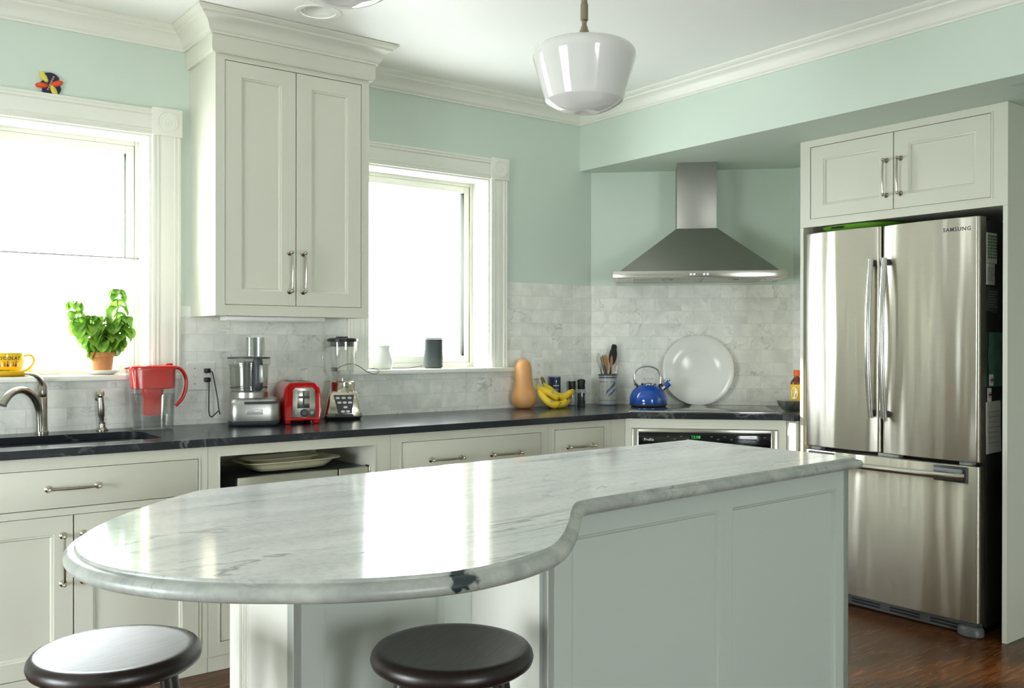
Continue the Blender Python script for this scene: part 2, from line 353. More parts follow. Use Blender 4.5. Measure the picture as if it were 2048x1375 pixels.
b = B(); b.box(-2.6, 4.9, -4.6, 4.6, -.1, 0); struct(b.build('floor', M_floor), 'glossy dark brown oak strip floor')
# ceiling with the round hole of the downlight
DL = (1.71, 3.64)
b = B(); n = 40; r = .076; hs = .12
circ = [(DL[0]+r*cos(2*pi*i/n+pi/4), DL[1]+r*sin(2*pi*i/n+pi/4)) for i in range(n)]
for z in (ZC, ZC+.12):
    sq = []
    for i in range(n):
        a = 2*pi*i/n+pi/4; k = hs/max(abs(cos(a)), abs(sin(a))); sq.append((DL[0]+k*cos(a), DL[1]+k*sin(a)))
    ci = [b.v((x, y, z)) for x, y in circ]; so = [b.v((x, y, z)) for x, y in sq]
    for i in range(n): b.face([ci[i], ci[(i+1) % n], so[(i+1) % n], so[i]])
    xs = [-2.6, DL[0]-hs, DL[0]+hs, 4.9]; ys = [-4.6, DL[1]-hs, DL[1]+hs, 4.6]
    for i in range(3):
        for j in range(3):
            if (i, j) != (1, 1): b.face([b.v((x, y, z)) for x, y in ((xs[i], ys[j]), (xs[i+1], ys[j]), (xs[i+1], ys[j+1]), (xs[i], ys[j+1]))])
b.ring_loft([[(x, y, ZC) for x, y in circ], [(x, y, ZC+.12) for x, y in circ]], True, False, False)
ce = struct(b.build('ceiling', M_ceil), 'plain white ceiling'); ce.data.polygons.foreach_set('use_smooth', [False]*len(ce.data.polygons))

def wall_open(b, x0, x1, z0, z1, y0, y1, opens, M=None):
    """wall slab with rectangular openings (xa, xb, za, zb)"""
    xs = sorted({x0, x1, *[o[0] for o in opens], *[o[1] for o in opens]})
    for a, c in zip(xs, xs[1:]):
        seg = [o for o in opens if o[0] <= a and o[1] >= c]
        if not seg: b.box(a, c, y0, y1, z0, z1, M=M)
        else:
            b.box(a, c, y0, y1, z0, seg[0][2], M=M); b.box(a, c, y0, y1, seg[0][3], z1, M=M)
b = B(); wall_open(b, -2.4, 4.1, 0, ZC, YW, YW+.28, [(w[0], w[1], WZ0, WZ1) for w in WIN])
wall_back = struct(b.build('wall_back', M_wall), 'mint green window wall')
b = B(); wall_open(b, -4.4, YW, 0, ZC, 0, .15, [(1.30, 2.90, .15, 1.65)], M=T(-2.4, 0, 0) @ RZ(pi/2))
struct(b.build('wall_left', M_wall))
b = B(); wall_open(b, -2.4, 4.9, 0, ZC, -4.55, -4.4, [(-.25, 1.05, .25, 2.15)])
struct(b.build('wall_front', M_wall))
b = B(); b.prism([(4.647, 3.395), (4.647, 2.93), (4.76, 2.93), (4.76, -4.4), (4.9, -4.4), (4.9, 3.395)], 0, ZC)
wall_right = struct(b.build('wall_right', M_wall))
b = B(); b.prism([(3.80, YW), (4.647, 3.395), (4.9, 3.395), (4.9, 3.55), (4.0, 4.5), (3.80, 4.5)], 0, ZC)
b.bm.verts.ensure_lookup_table()
wall_diag = struct(b.build('wall_diagonal', M_wall), 'mint green angled wall behind the range hood')
b = B(); b.prism([(3.71, YW), (3.80, YW), (4.647, 3.395), (4.647, 2.93), (4.76, 2.93), (4.76, 1.777), (3.844, 1.777), (3.844, -4.4), (3.71, -4.4)], ZB, ZC)
struct(b.build('wall_soffit', M_wall), 'mint green dropped soffit over the cooking corner and fridge')

# marble tile, a part of each wall
def splash(name, parent, rects, loc, rz):
    b = B()
    for x0, x1, z0, z1 in rects: b.box(x0, x1, -.006, 0, z0, z1)
    o = b.build(name, M_tile); o.parent = parent; o.location = loc; o.rotation_euler = (0, 0, rz); o['label'] = 'white marble subway tile'
    return o
zt = 1.633
splash('tile_backsplash', wall_back, [(-6.2+2.0, 0, CT-zt, 1.124-zt), (1.32-3.8, 2.148-3.8, 1.124-zt, 1.45-zt), (3.152-3.8, 0, 1.124-zt, 0), (-4.2, .285-3.8, 1.124-zt, 0)], (3.80, YW, zt), 0)
splash('tile_backsplash', wall_diag, [(0, 1.198, CT-zt, 0)], (3.80, YW, zt), -pi/4)
splash('tile_backsplash', wall_right, [(0, .455, CT-zt, 0)], (4.647, 3.395, zt), -pi/2)

CR = [(0, 0), (.010, 0), (.010, .008), (.016, .012), (.020, .020), (.024, .034), (.033, .047), (.047, .057), (.058, .062), (.060, .066), (.060, .071), (.070, .074), (.077, .079), (.082, .084), (.082, .091), (0, .091)]
CZ = 2.5935
b = B(); b.mould(CR, (-2.4, YW, CZ), (1.343, YW, CZ), (0, -1, 0), 0, -1); struct(b.build('trim_1', M_trim), 'white crown moulding left of the tall cabinet')
b = B(); b.mould(CR, (2.119, YW, CZ), (3.71, YW, CZ), (0, -1, 0), 1, -1); struct(b.build('trim_2', M_trim), 'white crown moulding right of the tall cabinet')
b = B(); b.mould(CR, (3.71, YW, CZ), (3.71, -4.4, CZ), (-1, 0, 0), 1, 0); struct(b.build('trim_3', M_trim), 'white crown moulding along the soffit')

CW = [(0, 0), (0, .019), (.004, .022), (.011, .022), (.014, .018), (.017, .018), (.020, .021), (.026, .021), (.030, .014), (.045, .0165), (.060, .0175), (.075, .0165), (.090, .014), (.094, .021), (.100, .021), (.103, .018), (.106, .018), (.109, .022), (.116, .022), (.120, .019), (.120, 0)]
def casing_v(b, x0, w, z0, z1):
    k = w/.12; rg = []
    for z in (z0, z1): rg.append([(x0+u*k, YW-t, z) for u, t in CW])
    b.ring_loft(rg)
def casing_h(b, x0, x1, z0, h):
    k = h/.12; rg = []
    for x in (x0, x1): rg.append([(x, YW-t, z0+u*k) for u, t in CW])
    b.ring_loft(rg)
def window(name, x0, x1, cl, cr, sillx, lab):
    w = sempty(name, ((x0+x1)/2, YW, WZ0)); w['label'] = lab
    Mi = T(-(x0+x1)/2, -YW, -WZ0)
    def bd(bb, nm, m, **k): return bb.build(nm, m, w, M=Mi, **k)
    b = B(); casing_v(b, x0-cl, cl, 1.146, 2.202); bd(b, 'side_casing', M_trim, ang=50)
    b = B(); casing_v(b, x1, cr, 1.146, 2.202); bd(b, 'side_casing', M_trim, ang=50)
    b = B(); casing_h(b, x0, x1, 2.202, .115); bd(b, 'head_casing', M_trim, ang=50)
    for xa in (x0-cl-.002, x1-.002):
        b = B(); cw = cl if xa < x0-.01 else cr
        b.box(xa, xa+cw+.006, YW-.028, YW, 2.202, 2.324, .002)
        M = T(xa+cw/2+.003, YW-.028, 2.263) @ RX(pi/2)
        b.lathe([(.045, -.001), (.045, .003), (.042, .004), (.040, .001), (.036, .001), (.033, .003), (.020, .0015), (.016, .004), (.013, .001), (.008, .001), (.007, .005), (.0, .006)], 40, M)
        bd(b, 'corner_block', M_trim, ang=30)
    b = B(); b.box(sillx[0], sillx[1], YW-.065, YW, 1.124, 1.146, .004); b.box(x0, x1, YW-.002, YW+.15, 1.124, 1.146); bd(b, 'sill', M_trim)
    b = B()  # jamb lining and stops
    b.box(x0, x0+.012, YW-.004, YW+.15, 1.146, 2.205); b.box(x1-.012, x1, YW-.004, YW+.15, 1.146, 2.205); b.box(x0+.012, x1-.012, YW-.004, YW+.15, 2.193, 2.205)
    bd(b, 'jamb', M_trim)
    b = B(); y0, y1 = YW+.15, YW+.20
    for q, y_, t_ in ((0, y0, .030), (.0305, y0+.005, .036)):
        a, c, d, f = x0+q, x1-q, WZ0+.02+q, WZ1-q
        b.box(a, a+t_, y_, y1, d, f, .003); b.box(c-t_, c, y_, y1, d, f, .003); b.box(a+t_, c-t_, y_, y1, f-t_, f, .003); b.box(a+t_, c-t_, y_, y1, d, d+t_, .003)
    bd(b, 'sash', M_trim)
    b = B(); b.box(x0+.062, x1-.062, y0+.030, y0+.034, WZ0+.08, WZ1-.062); bd(b, 'pane', M_glass)
    return w
window('window_1', *WIN[0], .120, .124, (.23, 1.312), 'bright white window above the sink')
window('window_2', *WIN[1], .112, .116, (2.09, 3.166), 'bright white window right of the tall cabinet')

# unseen side: windows added for fill light, wooden door the steel and stone reflect
def fill_window(name, M, w, h):
    o = sempty(name); b = B(M)
    for x0, x1, z0, z1 in ((0, .07, 0, h), (w-.07, w, 0, h), (.07, w-.07, 0, .07), (.07, w-.07, h-.07, h), (.07, w-.07, h/2-.025, h/2+.025)):
        b.box(x0, x1, .03, .09, z0, z1)
    b.build('sash', M_trim, o)
    b = B(M); 
    for x0, x1, z0, z1 in ((-.11, 0, -.1, h+.11), (w, w+.11, -.1, h+.11), (0, w, h, h+.11), (0, w, -.1, 0)): b.box(x0, x1, -.02, 0, z0, z1)
    b.build('casing', M_trim, o)
    b = B(M); b.box(.07, w-.07, .058, .061, .07, h-.07); b.build('pane', M_glass, o)
fill_window('fill_window_3', T(-2.4, 1.30, .15) @ RZ(pi/2), 1.6, 1.5)
fill_window('fill_window_4', T(1.05, -4.4, .25) @ RZ(pi), 1.3, 1.9)
M_oak = mat('door_oak', (.42, .20, .07, 1), .35, var=.2, scale=8, stretch=(6, 6, .6))
d = sempty('door_1', (-1.7, YW, 0)); b = B(); b.box(-.42, .42, -.045, -.003, .005, 2.05, .004)
for x0, x1 in ((-.33, -.03), (.03, .33)):
    for z0, z1 in ((.15, .85), (1.0, 1.9)): b.box(x0, x1, -.055, -.045, z0, z1, .004)
b.build('leaf', M_oak, d)
# ------------------------------------------------------------------ cabinet helpers (local: x right, -y out, z up)
def paneled(b, x0, x1, z0, z1, y=0, t=.02, rail=(.06, .06, .06, .06), M=None, deep=.010):
    """flat door or board with one recessed panel; rail = left, right, bottom, top"""
    l_, r_, bo, to = rail
    def rg(i, yy): return [(x0+i*1, yy, z0+i), (x1-i, yy, z0+i), (x1-i, yy, z1-i), (x0+i, yy, z1-i)]
    def rp(i, yy): return [(x0+l_+i, yy, z0+bo+i), (x1-r_-i, yy, z0+bo+i), (x1-r_-i, yy, z1-to-i), (x0+l_+i, yy, z1-to-i)]
    b.ring_loft([rg(0, y+t), rg(0, y+.001), rg(.001, y), rp(0, y), rp(.003, y+.003), rp(.008, y+.004), rp(.012, y+deep), rp(.0125, y+deep)], True, True, True, 0, M)
def pull(name, parent, L, M, r=.0048, proj=.030):
    """satin nickel bow pull along local x with round rosettes; one mesh"""
    b = B(M)
    for s in (-1, 1):
        b.lathe([(.0125, 0), (.0125, .002), (.0095, .004), (.0055, .007), (.005, proj-.012), (.0075, proj-.007), (.0085, proj), (.0075, proj+.005), (.004, proj+.0085), (0, proj+.009)], 18, T(s*L/2, 0, 0) @ RX(pi/2))
    pts = []; rr = []
    for i in range(17):
        t = -1+2*i/16; pts.append((t*L/2*.97, -proj-.006*(1-t*t), 0)); rr.append(r*(.72+.42*(1-t*t))+(.0012 if abs(abs(t)-.85) < .07 else 0))
    b.tube(pts, rr, 10)
    return b.build(name, M_nickel, parent)
def face_frame(b, x0, x1, z0, z1, opens, y=0, t=.02, bead=True, M=None):
    """opens: (xa, xb, za, zb)"""
    xs = sorted({x0, x1, *[v for o in opens for v in o[:2]]})
    cols = []
    for a, c in zip(xs, xs[1:]):
        seg = sorted([o for o in opens if o[0] <= a+1e-6 and o[1] >= c-1e-6], key=lambda o: o[2])
        z = z0
        for o in seg:
            if o[2] > z: b.box(a, c, y, y+t, z, o[2], M=M)
            z = o[3]
        if z1 > z: b.box(a, c, y, y+t, z, z1, M=M)
    if bead:
        for a, c, d, f in opens:
            w = .007
            for q in ((a-w, a, d-w, f+w), (c, c+w, d-w, f+w), (a, c, d-w, d), (a, c, f, f+w)):
                b.box(q[0], q[1], y-.002, y+.001, q[2], q[3], M=M)
GAP = .0022
# ------------------------------------------------------------------ base cabinets under the window counter
YF = 3.594
def base_unit(name, label, x0, x1, opens, dark=False, group=None, sides=True, back=True):
    cx = (x0+x1)/2
    t = thing(name, label, 'cabinet', (cx, YF, 0), 0, group)
    b = B(T(-cx, 0, 0)); face_frame(b, x0+.0008, x1-.0008, .06, .8825, opens); b.build('face_frame', M_cab, t)
    b = B(T(-cx, 0, 0)); b.box(x0+.001, x1-.001, .045, .64, 0.001, .06); b.box(x0+.001, x1-.001, .004, .02, .001, .0595); b.build('toe_board', M_cab, t)
    return t
def drawer(parent, ox, x0, x1, z0, z1, pulls, L=.165, nm='drawer'):
    b = B(T(ox, 0, 0)); b.box(x0+GAP, x1-GAP, .0005, .020, z0+GAP, z1-GAP, .0015); o = b.build(nm, M_cab, parent)
    for px in pulls: pull('handle', o, L, T(ox+px, .0005, (z0+z1)/2+.002))
    return o
def door(parent, ox, x0, x1, z0, z1, rail, hx=None, hz=None, L=.17):
    b = B(T(ox, 0, 0)); paneled(b, x0+GAP, x1-GAP, z0+GAP, z1-GAP, .0005, .02, rail); o = b.build('door', M_cab, parent)
    if hx is not None: pull('handle', o, L, T(ox+hx, .0005, hz) @ RY(pi/2))
    return o
# sink cabinet: false drawer over a pair of doors
t = base_unit('sink_cabinet', 'white base cabinet under the sink, with one wide drawer front over two doors', .250, 1.226, [(.295, 1.190, .697, .838), (.295, 1.193, .112, .672)])
ox = -(.250+1.226)/2
b = B(T(ox, 0, 0)); b.box(.251, 1.225, .034, .62, .06, .64); b.build('carcass', M_cab, t)
drawer(t, ox, .295, 1.190, .697, .838, [.743])
door(t, ox, .295, .744, .112, .672, (.062,)*4, .708, .515)
door(t, ox, .744, 1.193, .112, .672, (.062,)*4, .776, .515)
# open appliance cabinet
t = base_unit('appliance_cabinet', 'white base cabinet with an open niche holding a steel oven and platters', 1.226, 2.035, [(1.274, 1.957, .43, .840), (1.274, 1.60, .112, .40), (1.60, 1.957, .112, .40)])
ox = -(1.226+2.035)/2
b = B(T(ox, 0, 0))
b.box(1.227, 1.272, .02, .62, .41, .88); b.box(1.959, 2.034, .02, .62, .41, .88); b.box(1.272, 1.959, .60, .62, .41, .88); b.box(1.227, 2.034, .02, .62, .40, .43); b.box(1.272, 1.959, .02, .60, .862, .8815)
b.box(1.227, 2.034, .034, .62, .06, .40); b.build('carcass', M_cab, t)
door(t, ox, 1.274, 1.614, .112, .40, (.055,)*4); door(t, ox, 1.616, 1.957, .112, .40, (.055,)*4)
# wide drawer unit and narrow drawer unit
t = base_unit('drawer_cabinet', 'white wide drawer cabinet with two handles on its top drawer', 2.035, 2.932, [(2.092, 2.890, .66, .842), (2.092, 2.890, .36, .635), (2.092, 2.890, .112, .335)])
ox = -(2.035+2.932)/2
b = B(T(ox, 0, 0)); b.box(2.036, 2.931, .034, .62, .06, .881); b.build('carcass', M_cab, t)
for z0, z1 in ((.66, .842), (.36, .635), (.112, .335)): drawer(t, ox, 2.092, 2.890, z0, z1, [2.328, 2.669])
t = base_unit('narrow_drawer_cabinet', 'narrow white drawer cabinet with a single handle, beside the corner oven', 2.932, 3.360, [(2.972, 3.312, .66, .848), (2.972, 3.312, .112, .635)])
ox = -(2.932+3.360)/2
b = B(T(ox, 0, 0)); b.box(2.933, 3.359, .034, .62, .06, .881); b.build('carcass', M_cab, t)
drawer(t, ox, 2.972, 3.312, .66, .848, [3.147]); door(t, ox, 2.972, 3.312, .112, .635, (.055,)*4)
# corner oven cabinet on the diagonal; its face runs from (3.4497, 3.594) with x+y = c
DC = 3.360+.105+YF     # x + y of the diagonal face
t = thing('corner_oven_cabinet', 'white angled corner cabinet framing the built-in oven under the cooktop', 'cabinet', (3.465, YF, 0), -pi/4)
W_ = .835
b = B(); face_frame(b, 0, W_, .06, .8825, [(.035, W_-.042, .30, .832)], bead=False)
b.build('face_frame', M_cab, t)
b = B(M=RZ(pi/4)); b.box(-.104, -.002, 0, .02, .001, .8825); b.build('filler_strip', M_cab, t)
b = B(); b.box(.0, W_, .03, .45, .001, .30); b.box(0, .03, .03, .45, .30, .88); b.box(W_-.018, W_, .03, .45, .30, .88); b.box(0, W_, .43, .45, .30, .88); b.build('carcass', M_cab, t)
# built-in oven
o = thing('built_in_oven', 'stainless framed black glass wall oven in the corner below the cooktop', 'oven', (3.465, YF, 0), -pi/4)
X0, X1 = .037, W_-.044
b = B(); f = [(X0+.0, X0+.034, .302, .83), (X1-.034, X1, .302, .83), (X0+.034, X1-.034, .81, .83), (X0+.034, X1-.034, .302, .33)]
for q in f: b.box(q[0], q[1], -.012, .01, q[2], q[3], .003)
b.build('trim_frame', brushed('oven_steel', (.52, .5, .44, 1), .25, .4), o)
M_bgl = mat('black_glass', (.006, .007, .008, 1), .05, var=.1)
b = B(); b.box(X0+.034, X1-.034, -.006, .30, .745, .810, .002); b.build('control_panel', M_bgl, o)
b = B(); b.box(X0+.034, X1-.034, -.008, .30, .335, .740, .003); b.build('door', M_bgl, o)
b = B(); text_geo(b, 'Profile', .020, T(.125, -.0065, .766) @ RX(pi/2)); b.build('lettering', M_outlet, o)
M_led = mat('green_led', (.05, .55, .10, 1), .4, emit=.5)
b = B(); text_geo(b, '12:08', .022, T(.37, -.0065, .781) @ RX(pi/2)); b.build('clock_display', M_led, o)
for i in range(14):
    x = .22+.034*i+(.09 if i > 3 else 0); b = B(); b.box(x, x+.012, -.0068, -.006, .790-.014*(i % 2), .7925-.014*(i % 2)); b.build('button_mark', M_grey, o)
# filler cabinet between oven and fridge
t = thing('end_filler_cabinet', 'slim white cabinet strip between the corner oven and the fridge surround', 'cabinet', (4.058, 2.975, 0))
b = B(); b.box(0, .55, -.028, .028, .001, .8825, .001); b.build('side_panel', M_cab, t)

# ------------------------------------------------------------------ black stone worktop, with the sink cut-out
def rrect(x0, x1, y0, y1, r, n=8):
    out = []
    for cx, cy, a0 in ((x1-r, y1-r, 0), (x0+r, y1-r, pi/2), (x0+r, y0+r, pi), (x1-r, y0+r, 3*pi/2)):
        for i in range(n+1): a = a0+pi/2*i/n; out.append((cx+r*cos(a), cy+r*sin(a)))
    return out
SK = (.30, 1.10, 3.700, 4.075)
outer = [(-.4, 3.569), (3.474, 3.569), (4.033, 3.010), (4.033, 2.940), (4.645, 2.940), (4.645, 3.389), (3.797, 4.237), (-.4, 4.237)]
hole = rrect(*SK, .075)
b = B(); eds = []
for loop in (outer, hole):
    vs = [b.v((x, y, .883)) for x, y in loop]
    for i in range(len(vs)): eds.append(b.bm.edges.new((vs[i], vs[(i+1) % len(vs)])))
bmesh.ops.triangle_fill(b.bm, edges=eds, use_beauty=True)
r = bmesh.ops.extrude_face_region(b.bm, geom=list(b.bm.faces))
for v in r['geom']:
    if isinstance(v, bmesh.types.BMVert): v.co.z = CT
top = b.build('black_worktop', M_black, ang=30)
mod = top.modifiers.new('edge', 'BEVEL'); mod.width = .0025; mod.segments = 2; mod.limit_method = 'ANGLE'; mod.angle_limit = radians(50)
tag(top, 'long black soapstone worktop running under the windows and around the corner', 'worktop')
t = thing('sink', 'black undermount sink set in the dark worktop below the left window', 'sink', (.70, 3.887, .66))
b = B(T(-.70, -3.887, -.66)); M_sink = mat('sink_black', (.012, .013, .015, 1), .3, var=.1)
rg = []
for dx, z in ((.022, .8825), (.002, .8825), (.004, .87), (.008, .70), (.03, .672), (.10, .668)):
    e_ = dx if dx != .022 else -.02
    rg.append([(x, y, z) for x, y in rrect(SK[0]+e_, SK[1]-e_, SK[2]+e_, SK[3]-e_, .075-.0 if e_ < .07 else .05)])
b.ring_loft(rg, True, False, True)
b.build('basin', M_sink, t)
b = B(); b.lathe([(.045, .0085), (.045, .012), (.03, .0125), (.02, .010), (0, .010)], 24, T(0, .02, 0)); b.build('drain', M_chrome, t)
SinkM = None

# ------------------------------------------------------------------ tall upper cabinet
UX, UY, UZ = 1.365, 3.909, 1.402
t = thing('upper_cabinet', 'tall white two-door wall cabinet reaching the ceiling between the windows', 'cabinet', (UX+.366, UY, UZ))
Mo = T(-UX-.366, -UY, -UZ); uw = .732; uh = 1.118
b = B(Mo); b.box(UX, UX+uw, UY+.021, YW-.001, UZ, UZ+uh+.09); b.build('carcass', M_cab, t)
b = B(Mo @ T(UX, UY, UZ)); face_frame(b, 0, uw, 0, uh, [(.040, uw-.040, .046, uh-.024)]); b.build('face_frame', M_cab, t)
for x0, x1, hx in ((.040, .366, .334), (.366, uw-.040, .398)):
    b = B(Mo @ T(UX, UY, UZ)); paneled(b, x0+GAP, x1-GAP, .046+GAP, uh-.024-GAP, .0005, .02, (.072, .066, .062, .062)); dr_ = b.build('door', M_cab, t)
    pull('handle', dr_, .172, Mo @ T(UX+hx, UY, UZ+.198) @ RY(pi/2))
# frieze and crown in one
FR = [(0, 0), (.014, .0), (.022, .012), (.022, .080), (0, .080)]
b = B(Mo); X0_, X1_ = UX, UX+uw
b.mould(FR, (X0_, YW-.001, UZ+uh-.002), (X0_, UY, UZ+uh-.002), (-1, 0, 0), 0, 1)
b.mould(FR, (X0_, UY, UZ+uh-.002), (X1_, UY, UZ+uh-.002), (0, -1, 0), -1, 1)
b.mould(FR, (X1_, UY, UZ+uh-.002), (X1_, YW-.001, UZ+uh-.002), (1, 0, 0), -1, 0)
b.build('frieze', M_cab, t)
b = B(Mo); C2 = CR; xa, xb, yf = X0_-.022, X1_+.022, UY-.022
b.mould(C2, (xa, YW, CZ-.0015), (xa, yf, CZ-.0015), (-1, 0, 0), 1, 1)
b.mould(C2, (xa, yf, CZ-.0015), (xb, yf, CZ-.0015), (0, -1, 0), -1, 1)
b.mould(C2, (xb, yf, CZ-.0015), (xb, YW, CZ-.0015), (1, 0, 0), -1, -1)
b.box(xa, xb, yf, YW-.09, CZ, ZC-.004)
b.build('crown', mat('crown_paint', (.72, .715, .63, 1), .4, var=.012, scale=6), t)
t = thing('under_cabinet_light', 'slim white light bar fixed under the tall wall cabinet', 'light', (1.672, 4.02, 1.378))
b = B(); b.box(-.235, .235, -.04, .04, .004, .0235, .004); b.build('housing', M_outlet, t)
b = B(); b.box(-.215, .215, -.03, .03, 0, .0045, .002); b.build('diffuser', mat('frosted_diffuser', (.7, .7, .66, 1), .4), t)

# ------------------------------------------------------------------ island (own frame, turned 2.85 degrees)
TH = radians(2.85)
def isl(a, b_, z=0): return (a*cos(TH)-b_*sin(TH), a*sin(TH)+b_*cos(TH), z)
IB = (1.70, 1.90)
t = thing('kitchen_island', 'pale grey-green paneled island cabinet with an open knee space for stools', 'kitchen island', isl(IB[0], IB[1]), TH)
Mo = T(-IB[0], -IB[1], 0); bf, kb, bk = 1.637, 1.935, 2.262; a0, a1, a2 = .968, 1.478, 2.812; zt_ = .876
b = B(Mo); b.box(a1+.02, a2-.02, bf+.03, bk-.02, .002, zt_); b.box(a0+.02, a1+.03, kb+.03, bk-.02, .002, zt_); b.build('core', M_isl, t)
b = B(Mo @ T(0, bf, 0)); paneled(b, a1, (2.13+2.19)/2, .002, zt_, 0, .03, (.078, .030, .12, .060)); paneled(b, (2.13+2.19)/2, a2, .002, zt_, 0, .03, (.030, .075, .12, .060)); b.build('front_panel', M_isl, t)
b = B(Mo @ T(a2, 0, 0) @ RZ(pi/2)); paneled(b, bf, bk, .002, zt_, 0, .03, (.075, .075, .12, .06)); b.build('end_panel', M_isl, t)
b = B(Mo @ T(a1, 0, 0) @ RZ(-pi/2)); b.box(-kb-.03, -bf-.031, 0, .022, .002, zt_); b.box(-bf-.030, -bf, 0, .020, .002, zt_); b.build('side_board', M_isl_lit, t)
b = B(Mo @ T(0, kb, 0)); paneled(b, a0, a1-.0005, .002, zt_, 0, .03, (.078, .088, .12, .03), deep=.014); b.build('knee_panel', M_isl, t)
b = B(Mo @ T(a0, 0, 0) @ RZ(-pi/2)); b.box(-bk, -bk+.058, -.012, .02, .002, zt_, .002)
b.box(-bk+.058, -kb-.0, 0, .02, .002, zt_)
for k in range(3): b.box(-bk+.060+k*.009, -bk+.066+k*.009, -.005+.0015*k, .0, .002, zt_, .001)
b.build('end_board', M_isl_lit, t)
b = B(Mo @ T(0, bk, 0) @ RZ(pi)); 
for x0, x1 in ((-a2, -2.2), (-2.2, -1.6), (-1.6, -a0)): paneled(b, x0+.002, x1-.002, .10, zt_-.02, -.001, .02, (.06,)*4)
b.build('back_doors', M_cab, t)

flat = [(2.821, 2.311), (2.814, 1.618), (2.387, 1.612), (1.95, 1.603), (1.70, 1.597), (1.60, 1.594), (1.532, 1.586), (1.485, 1.556), (1.440, 1.515), (1.409, 1.486), (1.341, 1.420), (1.265, 1.352), (1.203, 1.302), (1.166, 1.277), (1.122, 1.256),
        (1.05, 1.236), (.99, 1.229), (.935, 1.228), (.88, 1.238), (.81, 1.264), (.756, 1.291), (.707, 1.323), (.614, 1.401), (.562, 1.458), (.523, 1.515), (.493, 1.575), (.473, 1.638), (.464, 1.696), (.465, 1.762), (.476, 1.826), (.493, 1.878), (.522, 1.935), (.562, 1.996), (.622, 2.070), (.70, 2.150), (.80, 2.240), (.90, 2.313)]
sm = [Vector((x, y, 0)) for x, y in flat[:6]]+[Vector(p) for p in smooth_path([(x, y, 0) for x, y in flat[5:]], 3)[1:]]
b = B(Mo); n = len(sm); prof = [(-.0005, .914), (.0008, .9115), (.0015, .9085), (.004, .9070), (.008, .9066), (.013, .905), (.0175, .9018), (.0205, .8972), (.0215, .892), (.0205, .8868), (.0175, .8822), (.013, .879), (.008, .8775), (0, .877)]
N = []
for i in range(n):
    p0, p1, p2 = sm[i-1], sm[i], sm[(i+1) % n]
    d1 = (p1-p0).normalized(); d2 = (p2-p1).normalized(); n1 = Vector((-d1.y, d1.x, 0)); n2 = Vector((-d2.y, d2.x, 0)); m_ = (n1+n2); m_ = m_/max(.35, m_.dot(n1)); N.append(m_)
ar = sum(sm[i].x*sm[(i+1) % n].y-sm[(i+1) % n].x*sm[i].y for i in range(n))
sg = -1 if ar > 0 else 1
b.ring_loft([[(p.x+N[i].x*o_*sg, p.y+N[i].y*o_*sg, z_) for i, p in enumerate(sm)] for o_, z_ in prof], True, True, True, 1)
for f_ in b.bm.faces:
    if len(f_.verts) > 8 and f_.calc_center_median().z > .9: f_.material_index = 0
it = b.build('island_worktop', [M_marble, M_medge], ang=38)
it.location = isl(IB[0], IB[1]); it.rotation_euler = (0, 0, TH)
tag(it, 'white grey-veined marble island worktop with a rounded bar end', 'worktop')

# ------------------------------------------------------------------ stools
def stool(label, x, y, rz, zs=.64):
    t = thing('bar_stool', label, 'stool', (x, y, 0), rz, 'bar stools at the island')
    b = B(); b.lathe([(0, zs-.006), (.10, zs-.005), (.145, zs-.001), (.158, zs), (.166, zs-.003), (.1725, zs-.012), (.1745, zs-.022), (.171, zs-.032), (.160, zs-.040), (.10, zs-.042), (0, zs-.042)], 64); b.build('seat', M_espresso, t, ang=60)
    for k in range(4):
        a = pi/4+k*pi/2; b = B()
        p0 = Vector((.105*cos(a), .105*sin(a), zs-.041)); p1 = Vector((.185*cos(a), .185*sin(a), 0.0))
        b.tube([p0.lerp(p1, q) for q in (0, .05, .5, .95, 1)], [.018, .0195, .021, .018, .016], 14); b.build('leg', M_espresso, t)
    for k in range(4):
        for zz in ((.20,) if k % 2 else (.30,)):
            a, c = pi/4+k*pi/2, pi/4+(k+1)*pi/2; rr = .185-.08*(zz/(zs-.04)); b = B()
            b.tube([(rr*cos(a), rr*sin(a), zz), (rr*cos(c), rr*sin(c), zz)], .0105, 12); b.build('rung', M_espresso, t)
stool('dark round bar stool left of the island, its seat gleaming pale', .515, 2.085, .25)
stool('dark round bar stool tucked under the rounded island overhang', 1.094, 1.664, .55)
# ------------------------------------------------------------------ fridge surround (faces -X: local x runs toward the camera side)
FX = 4.077
t = thing('fridge_surround_cabinet', 'white cabinet over the fridge with two doors and full-height side panels', 'cabinet', (FX, 2.936, 0), -pi/2)
fw = 2.936-1.893
b = B(); face_frame(b, 0, fw, 1.879, ZB-.001, [(.060, fw-.070, 1.919, 2.286)]); b.build('face_frame', M_cab, t)
b = B(); b.box(0, .019, .0205, .565, .001, ZB-.001); b.box(0, .019, 0, .020, .001, 1.878); b.build('side_panel', M_cab, t)
b = B(); b.box(fw-.020, fw, .0205, .67, .001, ZB-.001); b.box(fw-.020, fw, 0, .020, .001, 1.878, 0); b.build('side_panel', M_cab, t)
b = B(); b.box(.019, fw-.020, .034, .565, 1.885, ZB-.002); b.build('carcass', M_cab, t)
mid = (.060+fw-.070)/2
for x0, x1, hx in ((.060, mid, mid-.036), (mid, fw-.070, mid+.036)):
    b = B(); paneled(b, x0+GAP, x1-GAP, 1.919+GAP, 2.286-GAP, .0005, .02, (.072, .066, .062, .064)); d_ = b.build('door', M_cab, t)
    pull('handle', d_, .165, T(hx, .0005, 2.072) @ RY(pi/2))

